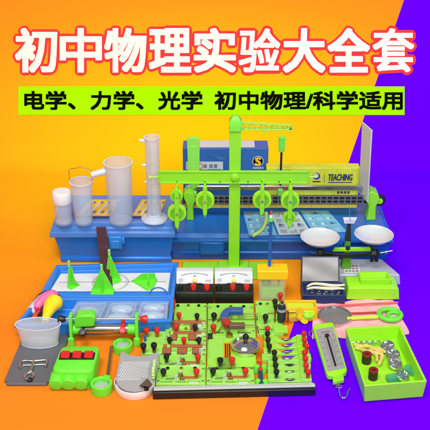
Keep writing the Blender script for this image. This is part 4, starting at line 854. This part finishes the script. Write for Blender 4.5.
for px, py, ry, lab in ((320, 237.8, 19.6, ''), (373.8, 235.2, 19.6, '')):
    c_ = V(px, py, ybl); ss = mpp(c_); R = ry*ss
    m_ = M(); m_.lathe([(1e-5, -.012), (R*.55, -.0105), (R*.85, -.005), (R*.99, .0025), (R, .0035), (R*.97, .0035), (R*.82, -.0035), (R*.5, -.0085), (1e-5, -.010)], c_, n=56); m_.build('pan', ENAMEL, bl)
    m_ = M(); m_.cyl((c_.x, ybl, c_.z-.011), (c_.x, ybl, Zb(250)), 3.2*ss, 2.4*ss, 16); m_.box((c_.x, ybl-.010, Zb(249)), (5*ss, .022, .009)); m_.build('pan_carrier', mat('carrier_grey', (92, 96, 98), .35, .6), bl, .0008)

# ------------------------------------------------------------------ weights box
yw = G(320, 305, 0).y; x0 = V(302.5, 300, yw).x; x1 = V(345, 300, yw).x
wb = thing('weights_box', 'open navy weights box with a silver lined lid', 'box', ((x0+x1)/2, yw+.025, 0))
zw = .026; yw2 = yw+.058
m_ = M(); m_.tray([Vector((x0, yw)), Vector((x1, yw)), Vector((x1, yw2)), Vector((x0, yw2))], 0, zw, .004, .014); m_.build('box_body', NAVY, wb, .0012)
m_ = M(); lz = V(322, 256, yw2+.02).z
q = [Vector((x0, yw2-.002, zw+.001)), Vector((x1-.006, yw2-.002, zw+.001)), Vector((x1-.008, yw2+.018, lz)), Vector((x0+.001, yw2+.018, lz))]
nr = (q[1]-q[0]).cross(q[2]-q[1]).normalized()
m_.loops([[p-nr*.008 for p in q], q]); m_.build('box_lid', mat('lid_navy', (58, 66, 84), .4), wb, .0012)
cq = (q[0]+q[1]+q[2]+q[3])/4; q2 = [p.lerp(cq, .07) for p in q]
m_ = M()
nx, ny = 14, 10; vs = []
for j in range(ny+1):
    for i in range(nx+1):
        u, v = i/nx, j/ny; p = q2[0].lerp(q2[1], u).lerp(q2[3].lerp(q2[2], u), v); vs.append(p+nr*(.0016+.0010*math.sin(u*5+v*3)*math.sin(v*4+1)))
m_.add(vs, [(j*(nx+1)+i, j*(nx+1)+i+1, (j+1)*(nx+1)+i+1, (j+1)*(nx+1)+i) for j in range(ny) for i in range(nx)]); m_.build('silver_lining', mat('silver_foam', (176, 174, 174), .42, .55, var=.12, scale=25), wb)
for k, (px, py) in enumerate(((312, 293), (319, 294), (326, 294.5), (332.5, 294.5), (339, 295))):
    p = G(px, py, .02); r_ = .0042+.0008*(k % 3); m_ = M(); m_.lathe([(r_, 0), (r_, .007), (r_*.45, .0085), (r_*.35, .011), (r_*.6, .013), (1e-5, .0145)], (p.x, p.y, .0145), n=18)
    tag(m_.build('brass_weight', STEEL), ('smallest steel weight at the left end of the navy box', 'steel weight second from the left in the navy box', 'middle steel weight of the row in the navy box', 'steel weight second from the right in the navy box', 'steel weight at the right end of the row in the navy box')[k], 'weight', 'steel weights in the navy box').name = 'steel_weight'
m_ = M(); A = lambda px, py: G(px, py, .036)
for dz, off in ((0., 0.), (.006, -1.6)):
    pts = [A(307, 288+off*.2), A(313, 286.6+off), A(322, 287+off), A(331, 287.6+off*.6), A(338, 287.2+off*.4), A(344.5, 287.6+off)]
    pts = smooth_path([p+Vector((0, 0, dz-.003)) for p in pts]); rr = [.0022+.0016*math.sin(math.pi*i/(len(pts)-1)) for i in range(len(pts))]
    m_.tube(pts, 1, 10, radii=rr)
tag(m_.build('tweezers', BONE, smooth=70), 'ivory plastic tweezers lying across the navy weights box', 'tweezers')

# ------------------------------------------------------------------ lime trays stacked on the right
yt = G(372, 300, .004).y; x0 = V(347, 297, yt).x; x1 = V(399, 297, yt).x; ht = .034
m_ = M(); zt_ = V(370, 288.5, yt).z; yk = max(min(G(370, 275.5, zt_).y, -.368), yt+.04)
m_.loops([rect(x0-.002, x1+.002, yt, yk, .0045), rect(x0-.001, x1+.001, yt, yk, .008), rect(x0+.002, x1-.002, yt+.002, yk-.001, zt_-.002), rect(x0+.005, x1-.006, yt+.004, yk-.002, zt_)])
tag(m_.build('lime_tray', TRAYG, None, .002), 'lime plastic tray turned upside down below a smaller tray', 'tray')
m_ = M(); z1 = zt_+.0004; xa = V(359.5, 284, yt+.02).x; xb_ = V(391, 284, yt+.02).x
m_.tray([Vector((xa, yt+.016)), Vector((xb_, yt+.016)), Vector((xb_-.002, yk-.004)), Vector((xa, yk-.004))], z1, V(370, 271.5, yk-.004).z-z1, .005, .005, .002); tag(m_.build('small_lime_tray', TRAYG, None, .0012), 'small open lime tray on top of the upturned tray', 'tray')

# ------------------------------------------------------------------ pink cloth and the things on it
nx, ny = 60, 36; m_ = M(); vs = []
cq = [P(312, 340), P(409, 336), P(394, 300), P(313, 303)]
def cz(u, v): return .0036+.0022*math.sin(u*9+v*5)*math.sin(v*9+1.3)+.0009*math.sin(u*27+v*15)+.0012*max(0, 1-abs(v-.55-.1*math.sin(u*4))*14)
for layer in (0, 1):
    for j in range(ny+1):
        for i in range(nx+1):
            u, v = i/nx, j/ny; p = cq[0].lerp(cq[1], u).lerp(cq[3].lerp(cq[2], u), v); p = p+Vector((.003*math.sin(v*11)*(u > .97), .004*math.sin(u*13)*(v > .97 or v < .03), 0)); vs.append(p+Vector((0, 0, cz(u, v)-(.0022 if layer == 0 else 0))))
n1 = (nx+1)*(ny+1); ix = lambda l, j, i: l*n1+j*(nx+1)+i
fs = [(ix(1, j, i), ix(1, j, i+1), ix(1, j+1, i+1), ix(1, j+1, i)) for j in range(ny) for i in range(nx)]+[(ix(0, j+1, i), ix(0, j+1, i+1), ix(0, j, i+1), ix(0, j, i)) for j in range(ny) for i in range(nx)]
for i in range(nx): fs += [(ix(0, 0, i), ix(0, 0, i+1), ix(1, 0, i+1), ix(1, 0, i)), (ix(1, ny, i), ix(1, ny, i+1), ix(0, ny, i+1), ix(0, ny, i))]
for j in range(ny): fs += [(ix(1, j, 0), ix(1, j+1, 0), ix(0, j+1, 0), ix(0, j, 0)), (ix(0, j, nx), ix(0, j+1, nx), ix(1, j+1, nx), ix(1, j, nx))]
m_.add(vs, fs); tag(m_.build('pink_cloth', PINK, smooth=80), 'flat pink cloth under the magnifier and lime trays', 'cloth')
p = P(335, 316.5, .008); s = mpp(p); R = 16.8*s
t = thing('round_lens', 'round grey lens in a thin metal ring on the pink cloth', 'lens', (p.x, p.y, .006))
m_ = M(); m_.lathe([(R*.93, -.0025), (R, -.0025), (R*1.01, .001), (R, .004), (R*.93, .004), (R*.93, -.0025)], p, n=56); m_.build('ring', STEEL, t); m_ = M(); m_.lathe([(R*.95, -.001), (R*.95, .001), (R*.5, .0022), (1e-5, .0026)], p, n=56); m_.build('lens_disc', GREYGL, t)
m_ = M(); m_.tube([P(316, 307.5, .008), P(340, 305.5, .010), P(372, 303.6, .010), P(398, 302.5, .008)], .0022, 10); tag(m_.build('coral_stick', mat('coral_stick', (232, 92, 106), .4)), 'thin coral red stick lying along the back of the pink cloth', 'stick')
m_ = M(); m_.tube([P(350, 313.5, .008), P(365, 313, .008), P(376, 312.6, .008)], .0026, 10); tag(m_.build('red_rod', mat('dark_red_rod', (176, 52, 60), .4)), 'short dark red rod between the round lens and lime loop', 'rod')
t = thing('loop_holder', 'lime plastic loop with a straight handle on the pink cloth', 'loop', P(378, 316, .006))
m_ = M(); m_.tube([P(347, 318.6, .010), P(362, 317.6, .010), P(381, 316.6, .010)], .0042, 10); m_.build('handle', mat('yellow_lime_plastic', (196, 228, 60), .4), t)
cc = P(390, 314.5, .012); s = mpp(cc); m_ = M(); m_.tube([cc+Vector((11*s*math.cos(a), 10*s*math.sin(a), 0)) for a in [math.pi*k/16 for k in range(32)]], .0052, 10, True); m_.tube([cc+Vector((6*s*math.cos(a)+4*s, 5.5*s*math.sin(a), -.002)) for a in [math.pi*k/12 for k in range(24)]], .004, 10, True); m_.build('loop', GREEN, t)

# ------------------------------------------------------------------ spring scale
zs = .006; q = [P(327, 381, zs), P(347.5, 376.5, zs), P(333, 326, zs), P(311.8, 329.5, zs)]
t = thing('spring_scale', 'flat lime spring scale with a white graduated face and wire hook', 'spring scale', ((q[0]+q[2])/2*1).to_tuple()[:2]+(.006,))
def rounded(q, r, n=5):
    out = []
    for i in range(4):
        a, b, c = q[i-1], q[i], q[(i+1) % 4]; d1 = (a-b).normalized(); d2 = (c-b).normalized()
        for k in range(n+1):
            u = k/n; p0 = b+d1*r; p2 = b+d2*r; out.append((p0*(1-u)**2+b*2*u*(1-u)+p2*u*u))
    return out
m_ = M(); pr = rounded(q, .012); m_.loops([[p for p in pr], [p+Vector((0, 0, .012)) for p in pr]]); m_.build('case', TRAYG, t, .002)
f = lambda u, v, d=0.: q[0].lerp(q[1], u).lerp(q[3].lerp(q[2], u), v)+Vector((0, 0, .0122+d))
m_ = M(); m_.sheet([f(.08, .07), f(.92, .07), f(.92, .89), f(.08, .89)], .0008); m_.build('scale_face', mat('silver_scale_face', (176, 182, 184), .35, .4), t)
m_ = M(); m_.m(0).sheet([f(.46, .13, .001), f(.55, .13, .001), f(.55, .74, .001), f(.46, .74, .001)], .0006); m_.sheet([f(.40, .70, .0016), f(.62, .70, .0016), f(.60, .75, .0016), f(.44, .75, .0016)], .0015)
for k in range(25):
    v = .15+.023*k; l = .16 if k % 5 == 0 else .09
    m_.m(1).sheet([f(.42-l, v, .001), f(.42, v, .001), f(.42, v+.006, .001), f(.42-l, v+.006, .001)], .0002); m_.sheet([f(.60, v, .001), f(.60+l, v, .001), f(.60+l, v+.006, .001), f(.60, v+.006, .001)], .0002)
for k in range(6):
    v = .14+.115*k; m_.sheet([f(.17, v, .001), f(.23, v, .001), f(.23, v+.025, .001), f(.17, v+.025, .001)], .0002); m_.sheet([f(.78, v, .001), f(.84, v, .001), f(.84, v+.025, .001), f(.78, v+.025, .001)], .0002)
m_.sheet([f(.3, .79, .001), f(.7, .79, .001), f(.7, .82, .001), f(.3, .82, .001)], .0002)
m_.build('scale_print', [BLACK, PRGR], t)
m_ = M(); m_.m(0).prism([(p.x, p.y) for p in (P(333, 385.5, .006), P(344, 383, .006), P(343, 377, .006), P(332, 379.5, .006))], .006, .015); m_.build('end_boss', LIME2, t, .0015)
m_ = M(); hk = [P(338.5, 383.5, .011), P(339.2, 388.5, .010), P(340, 395, .009), P(343, 398.2, .008), P(346.5, 396.5, .008), P(347.8, 392, .010), P(349.5, 388.5, .011)]
m_.tube(smooth_path(hk), .0014, 8); m_.build('hook', CHROME, t); m_ = M(); c_ = P(338.8, 386.6, .010); m_.tube([c_+Vector((.0055*math.cos(a), .0045*math.sin(a), 0)) for a in [math.pi*k/8 for k in range(16)]], .0012, 8, True); m_.build('hook_ring', CHROME, t)
m_ = M(); c_ = P(312.5, 334, .010); m_.tube([c_+Vector((.008*math.cos(a), .011*math.sin(a), 0)) for a in [math.pi*k/10 for k in range(20)]], .001, 8, True); m_.build('hanging_ring', STEEL, t)

# ------------------------------------------------------------------ front right tray of parts
ht = .040; zb0 = .0052; zrim = zb0+ht
q = [P(364.5, 386, zrim), P(427, 381, zrim), P(400, 324.5, zrim), P(345.5, 328, zrim)]
m_ = M(); m_.tray(q, zb0, ht, .0045, .006, .003); tag(m_.build('parts_tray', TRAYG, None, .0012), 'open rectangular lime tray of small metal parts, right front corner', 'tray')
zi = zb0+.0065
for lab, px, py in (('red topped black coil bobbin nearer the tray front', 373, 378), ('red topped black coil bobbin further back in the tray', 366.5, 362)):
    p = P(px, py-2, zi+.006); t = thing('coil_bobbin', lab, 'bobbin', (p.x, p.y, zi), 'coil bobbins in the lime tray'); r_ = 4.7*mpp(p)
    m_ = M(); m_.lathe([(r_*.4, 0), (r_, 0), (r_, .018), (r_*.4, .018), (r_*.4, 0)], (p.x, p.y, zi), n=28); m_.build('winding', mat('bobbin_black_brown', (44, 30, 26), .5), t, .0005)
    m_ = M(); m_.lathe([(r_*.38, .018), (r_*1.02, .018), (r_*1.02, .022), (r_*.38, .022), (r_*.38, .018)], (p.x, p.y, zi), n=28); m_.build('flange', DRED, t, .0004)
for k, (px, py, lab) in enumerate(((387.5, 347, 'silver wheel furthest back in the lime tray'), (393, 355.5, 'silver wheel second from the back in the tray'), (395, 364.5, 'silver wheel third from the back in the tray'), (402.5, 376, 'silver wheel nearest the tray front edge'))):
    p = P(px, py-1, zi+.010); r_ = 7*mpp(p); t = thing('silver_wheel', lab, 'wheel', (p.x, p.y, zi), 'silver spoked wheels in the lime tray')
    tl = Matrix.Translation(Vector((p.x, p.y, zi+.009))) @ Matrix.Rotation(.25, 4, 'X') @ Matrix.Rotation(.2*(k-1.5), 4, 'Y')
    m_ = M(); m_.T = tl; m_.lathe([(r_*.80, -.003), (r_, -.003), (r_, .003), (r_*.80, .003), (r_*.80, -.003)], (0, 0, 0), n=36); m_.build('rim', CHROME, t, .0005)
    m_ = M(); m_.T = tl; m_.lathe([(r_*.78, -.0015), (r_*.78, .0005), (r_*.3, .0005), (r_*.28, .003), (1e-5, .0035)], (0, 0, 0), n=30)
    for a in range(5): b = a*2*math.pi/5; m_.cyl((r_*.2*math.cos(b), r_*.2*math.sin(b), .0015), (r_*.82*math.cos(b), r_*.82*math.sin(b), .0015), .0016, n=8)
    m_.build('spokes', mat('wheel_grey', (170, 172, 176), .3, .8), t)
m_ = M()
for k in range(5):
    c_ = P(353.5+5.6*k, 343.2-.25*k, zi+.006); m_.tube([c_+Vector((.0085*math.cos(a), .0042*math.sin(a), .0012*math.sin(2*a))) for a in [math.pi*j/9 for j in range(18)]], .0016, 8, True)
tag(m_.build('steel_chain', CHROME), 'short bright steel chain along the back of the lime tray', 'chain')
t = thing('rubber_bands', 'tangled cream rubber pieces in the middle of the lime tray', 'rubber', P(372, 353, zi))
for pts, r_ in (([(354, 345), (360, 347.5), (367, 347), (374, 350), (380, 353)], .0042), ([(355, 348.5), (363, 351), (371, 353), (379, 354.5), (384, 357)], .0036), ([(366, 357), (370, 352), (376, 349.5), (382, 351), (386, 354)], .0040), ([(377, 351), (381, 354), (381.5, 360), (378.5, 365.5)], .0044), ([(373, 354), (376.5, 357), (377, 362)], .0034), ([(360, 349), (365, 353), (369, 358)], .0030)):
    k = random.random(); pts = smooth_path([P(x, y-1, zi+.005+.004*math.sin(x*.7)**2) for x, y in pts]); n_ = len(pts)-1
    m_ = M(); m_.tube(pts, 1, 12, radii=[r_*(.75+.35*math.sin(3.1*i/n_+k)+.12*math.sin(i*1.3)) for i in range(n_+1)]); m_.build('rubber_piece', CREAM, t, smooth=70)
for k, (px, py, lab) in enumerate(((394, 381, 'clear teal plastic block at the tray front'), (411, 374, 'clear teal plastic block in the tray right corner'))):
    p = P(px, py-2, zi+.004); m_ = M(); m_.box((p.x, p.y, zi+.0065), (.030, .016, .012), .3-.9*k); tag(m_.build('teal_block', TEAL, None, .001), lab, 'block', 'clear teal blocks in the lime tray')

# ------------------------------------------------------------------ front left group
q = [P(3, 386.5), P(50.5, 386.5), P(71, 334), P(25, 334)]
f = lambda u, v: q[0].lerp(q[1], u).lerp(q[3].lerp(q[2], u), v)
nn = .07; poly = [f(nn, 0), f(1-nn, 0), f(1-nn, nn*.8), f(1, nn*.8), f(1, 1-nn*.8), f(1-nn, 1-nn*.8), f(1-nn, 1), f(nn, 1), f(nn, 1-nn*.8), f(0, 1-nn*.8), f(0, nn*.8), f(nn, nn*.8)]
m_ = M(); m_.prism([(p.x, p.y) for p in poly], .0005, .0065); tag(m_.build('grey_plate', SLATE, None, .0015), 'slate grey plate with notched corners under the clear tub', 'plate')
p = P(40, 343.5, .007); s = mpp(p); zr_ = V(40, 324, p.y).z-.007; OV = Matrix.Translation(p) @ Matrix.Diagonal((1, .52, 1, 1)) @ Matrix.Translation(-p); r0_ = 18.5*s; r1_ = 22.5*s
t = thing('clear_tub', 'clear plastic tub with a thin pale rim standing on the slate grey plate', 'tub', (p.x, p.y, .007))
m_ = M(); m_.T = OV; m_.lathe([(r0_*.93, 0), (r0_, .004), (r1_, zr_), (r1_-.0018, zr_), (r0_-.002, .005), (r0_*.9, .003), (1e-5, .003)], p, n=56); m_.build('tub_wall', CLEAR, t)
m_ = M(); m_.T = OV; m_.tube([p+Vector((r1_*math.cos(a), r1_*math.sin(a), zr_)) for a in [math.pi*k/28 for k in range(56)]], .0013, 8, True); m_.tube([p+Vector((r0_*.97*math.cos(a), r0_*.97*math.sin(a), .0016)) for a in [math.pi*k/28 for k in range(56)]], .0014, 8, True); m_.build('tub_rim', FROST2, t)
t = thing('wire_clamp', 'bent steel wire clamp with an eye on the slate grey plate', 'clamp', P(33, 368, .0067))
m_ = M(); A = lambda px, py, z=.010: P(px, py, z)
m_.tube(smooth_path([A(21, 368), A(19.5, 365.5), A(22.5, 361), A(33, 361), A(45.5, 360.2), A(46.8, 362), A(45.5, 367)], 5), .0022, 10)
m_.tube([A(23, 365.5, .009), A(46, 364.5, .009)], .0018, 10); m_.build('wire_frame', STEEL, t)
m_ = M(); m_.tube([A(33.5, 361.5, .013), A(32, 367, .012), A(30.5, 372, .011)], .0030, 10); c_ = A(29, 376, .010); m_.tube([c_+Vector((.0085*math.cos(a), .0105*math.sin(a), 0)) for a in [math.pi*k/10 for k in range(20)]], .0026, 10, True); m_.build('eye', CHROME, t)
m_ = M(); c_ = A(30, 380.5, .007); m_.lathe([(.0055, 0), (.0055, .004), (.003, .006), (1e-5, .006)], c_, n=18); m_.build('ring_shadow', BLACK, t)  # black disc added as the dark shadow beneath the clamp's eye
# triple switch box
hb = .040
q = [P(51, 371, hb), P(93, 371, hb), P(100.5, 345.5, hb), P(61.5, 345.5, hb)]
t = thing('switch_box', 'lime box with three red rocker switches and three round caps', 'switch box', ((q[0]+q[2])/2).to_tuple()[:2]+(0,))
pr = rounded(q, .016); cc = (q[0]+q[2])/2
m_ = M(); rk = lambda k, z: [Vector((cc.x+(p.x-cc.x)*k, cc.y+(p.y-cc.y)*k, z)) for p in pr]
m_.loops([rk(.98, 0), rk(1.0, .004), rk(1.0, hb-.006), rk(.975, hb-.0015), rk(.93, hb)]); m_.build('housing', GREEN, t, .001, smooth=50)
f = lambda u, v, d=0.: q[0].lerp(q[1], u).lerp(q[3].lerp(q[2], u), v)+Vector((0, 0, d))
dv = (q[3]-q[0]).normalized()
for u in (.21, .50, .79):
    c_ = f(u, .56, .0004); m_ = M(); rz = math.atan2((q[1]-q[0]).y, (q[1]-q[0]).x); m_.box(c_, (.0232, .0225, .004), rz); so = m_.build('switch_frame', BLACK, t, .0008)
    m_ = M(); m_.T = Matrix.Translation(c_+Vector((0, 0, .002))) @ Matrix.Rotation(rz, 4, 'Z'); m_.prismX([(-.0085, 0), (.0085, 0), (.0085, .006), (0, .0028), (-.0085, .0018)], -.0086, .0086); ro = m_.build('rocker', RED, so, .0006)
ydir = Vector((0, -1, -.10)).normalized()
for px in (58.5, 70.7, 83):
    p = P(px, 373, .017); m_ = M(); m_.lathe([(.0140, -.012), (.0140, .014), (.0125, .017), (.006, .018), (1e-5, .018)], (p.x, G(px, 371, hb).y+.004, .0172), ydir, 28); cp = m_.build('battery_cap', GREEN, t, .0006)
m_ = M(); p0 = P(51.5, 389, .0); p1 = P(90, 389, 0.); m_.bx(p0.x, p1.x, p0.y, G(70, 371, hb).y+.006, 0.0, .0035); m_.build('base_lip', GREEN, t, .0012)
# ring lenses
def ringlens(lab, px, py, rpx, hz, rod=None):
    p = P(px, py, hz); s = mpp(p); R = rpx*s; t = thing('ring_lens', lab, 'lens', (p.x, p.y, 0), 'lime ring lenses at the front')
    m_ = M(); m_.lathe([(R*.74, .0), (R, 0), (R*1.02, hz*.5), (R, hz), (R*.76, hz), (R*.70, hz*.7), (R*.70, .002), (R*.74, 0)], (p.x, p.y, 0), n=44); m_.build('ring', GREEN, t, .001)
    m_ = M(); m_.lathe([(R*.72, .010), (R*.72, .012), (R*.4, .0145), (1e-5, .0155)], (p.x, p.y, 0), n=36); m_.build('lens_disc', GLASS, t)
    if rod:
        m_ = M(); m_.cyl(Vector((p.x+R*.4, p.y+R*.85, hz*.6)), P(*rod, .012), .0026, n=12); m_.build('rod', DSTEEL, t)
        m_ = M(); m_.box(Vector((p.x+R*.36, p.y+R*.93, hz*.6)), (.014, .014, .014), -.3); m_.build('rod_socket', GREEN, t, .002)
ringlens('lime ring lens on a thin steel rod beside the switch box', 101.2, 382.5, 11, .020, (111.5, 346.5))
ringlens('lime ring lens without a rod, under the slide rheostat', 122.5, 343, 9.8, .018)
# slide rheostat
yr = G(105, 341, 0).y; Zr = lambda py: V(105, py, yr).z; Xr = lambda px: V(px, 325, yr).x; s = mpp(V(105, 325, yr))
t = thing('slide_rheostat', 'slide rheostat with a steel tube, lime slider and green end plates', 'rheostat', (Xr(105), yr, 0))
for px in (71.5, 137):
    m_ = M(); x = Xr(px); m_.prismX([(yr-.020, 0), (yr+.020, 0), (yr+.014, Zr(322)), (yr+.008, Zr(314)), (yr-.008, Zr(314)), (yr-.014, Zr(322))], x-1.6*s, x+1.6*s); m_.bx(x-3*s, x+3*s, yr-.022, yr-.016, 0, Zr(333)); m_.build('end_plate', GREEN, t, .0012)
m_ = M(); m_.cyl((Xr(73), yr, Zr(329)), (Xr(136), yr, Zr(329)), 4.4*s, n=32); m_.build('resistance_tube', STEEL, t)
for px in (73, 127.5): m_ = M(); m_.cyl((Xr(px), yr, Zr(329)), (Xr(px+8), yr, Zr(329)), 5.4*s, n=32); m_.build('tube_collar', GREEN, t, .001)
m_ = M(); m_.cyl((Xr(64), yr-.002, Zr(318.5)), (Xr(141), yr-.002, Zr(318.5)), .0022, n=12); m_.build('slide_rod', STEEL, t)
m_ = M(); m_.prismY([(Xr(75.5), Zr(325)), (Xr(95), Zr(323.5)), (Xr(97), Zr(314.5)), (Xr(93), Zr(312)), (Xr(79), Zr(313)), (Xr(76), Zr(316))], yr-.012, yr+.012); m_.build('slider', GREEN, t, .003)
for px, mt, d in ((66.5, BLACK, -1), (140, RED, 1)):
    m_ = M(); m_.lathe([(.005, 0), (.0065, .004), (.0085, .012), (.0075, .016), (1e-5, .017)], (Xr(px), yr-.002, Zr(318.5)), (d, 0, 0), 20); k = m_.build('rod_knob', mt, t); k['label'] = ('black' if mt is BLACK else 'red')+' rod end knob'
for px, py, mt in ((82.5, 333, BLACK), (122.5, 331, RED)):
    m_ = M(); c_ = V(px, py, yr-.024); m_.lathe([(.0062, -.012), (.0072, -.006), (.0085, .003), (.0065, .008), (1e-5, .009)], c_, (0, -.6, .8), 20); m_.cyl(c_, (c_.x, yr-.004, Zr(326)), .0025); k = m_.build('terminal_knob', mt, t); k['label'] = ('black' if mt is BLACK else 'red')+' terminal knob'
m_ = M(); m_.bx(Xr(121), Xr(125), yr-.018, yr+.012, Zr(331), Zr(323)); m_.build('terminal_band', RED, t, .001)
# left terminal module
t, h = module('terminal_module', 'small green module with two red and two black knobs beside the dish', 'circuit module', 141, 165, 353.5, 331, .012, LIME, GB)
for px, py, r_ in ((146.5, 331.8, 1), (157, 331.8, 1), (143.5, 347.5, 0), (154, 347, 0)): post(t, px, py, h, r_, 1.0)
m_ = M(); p = G(145.2, 341, h); m_.lathe([(.003, 0), (.003, .014), (1e-5, .015)], p, n=12); m_.build('blue_pin', RODB, t)
t, h = module('terminal_module', 'narrow green module with two red knobs at the open case corner', 'circuit module', 166, 174.5, 325, 305, .010, LIME, GB)
post(t, 173, 304, h, 1, 1.0); post(t, 171.5, 311.5, h, 1, 1.0); post(t, 175, 303-3, h, 1, .9) if False else None
# round dish with perforated sheet
p = P(134.5, 381, .018); s = mpp(p); R = 20.5*s
t = thing('round_dish', 'round white dish under the grey perforated metal sheet', 'dish', (p.x, p.y, 0))
m_ = M(); m_.lathe([(R*.93, 0), (R*.98, .003), (R, .016), (R*.985, .019), (R*.95, .019), (R*.92, .008), (1e-5, .008)], (p.x, p.y, 0), n=64); m_.build('dish_wall', WHITE, t)
zs = .0215; sh = thing('perforated_sheet', 'grey metal sheet with white diamond perforations and concave back edge', 'sheet', (p.x, p.y, zs))
out = [P(x, y, zs) for x, y in ((115.5, 379), (117.5, 384.5), (121.5, 388.5), (127, 391), (134.5, 392), (142, 391), (148.5, 388.5), (153, 384), (156, 376), (158.5, 365), (158.5, 353.5), (156.5, 352.6), (151.5, 355.2), (145, 356.6), (137, 356.6), (129.5, 355.4), (123.5, 352.3), (121, 352.3), (119, 362))]
m_ = M(); m_.prism([(a.x, a.y) for a in out], zs-.0006, zs+.0008); m_.build('sheet_metal', GREYM, sh)
m_ = M(); f = qf([P(117.5, 380.5, zs), P(147.5, 379.5, zs), P(151, 362, zs), P(121, 362, zs)], zs)
nr_, nc_ = 8, 11
for j in range(nr_):
    for i in range(nc_):
        u = (i+.5+.5*(j % 2))/(nc_+.7); v = (j+.5)/nr_
        if j == 0 and i > 8: continue
        du, dv_ = .40/nc_, .60/nr_
        m_.loops([[f(u-du*1.2, v-dv_, .0007), f(u-du*.2, v-dv_, .0007), f(u+du*1.2, v+dv_, .0007), f(u+du*.2, v+dv_, .0007)], [f(u-du*1.1, v-dv_*.9, .0012), f(u-du*.25, v-dv_*.9, .0012), f(u+du*1.1, v+dv_*.9, .0012), f(u+du*.25, v+dv_*.9, .0012)]])
m_.build('perforation', PRW, sh)
m_ = M(); m_.loops([[P(x, y, zs+.0012) for x, y in ((139, 386), (149, 388), (152.5, 384.5), (147.5, 378))], [P(x, y, zs+.010) for x, y in ((141, 385.6), (148.5, 386.6), (151, 384), (147.2, 380))]]); tag(m_.build('wood_wedge', CORK, None, .001), 'dark brown wooden wedge lying on the grey perforated sheet', 'wedge')
m_ = M(); c_ = P(149.5, 391, .024); m_.lathe([(.005, 0), (.005, .006), (1e-5, .007)], P(146.5, 389.5, zs+.001), n=16); tag(m_.build('black_screw', BLACK), 'tiny black screw on the front rim of the grey sheet', 'screw')
t = thing('small_gear', 'pair of small green geared discs standing beside the wooden wedge', 'gear', P(154, 370, zs+.001))
for k, (px, py) in enumerate(((154.5, 366), (153.5, 373))):
    c_ = P(px, py, zs+.012); m_ = M(); pts = []
    for i in range(28):
        a = 2*math.pi*i/28; r_ = .0135 if i % 2 else .0115; pts.append((c_.y+r_*math.cos(a), c_.z+r_*math.sin(a)))
    m_.prismX(pts, c_.x-.003, c_.x+.003); m_.build('disc', mat('pale_gear_green', (170, 210, 120), .45), t, .0006)
for o in list(bpy.data.objects):
    if '_o' in o: del o['_o']
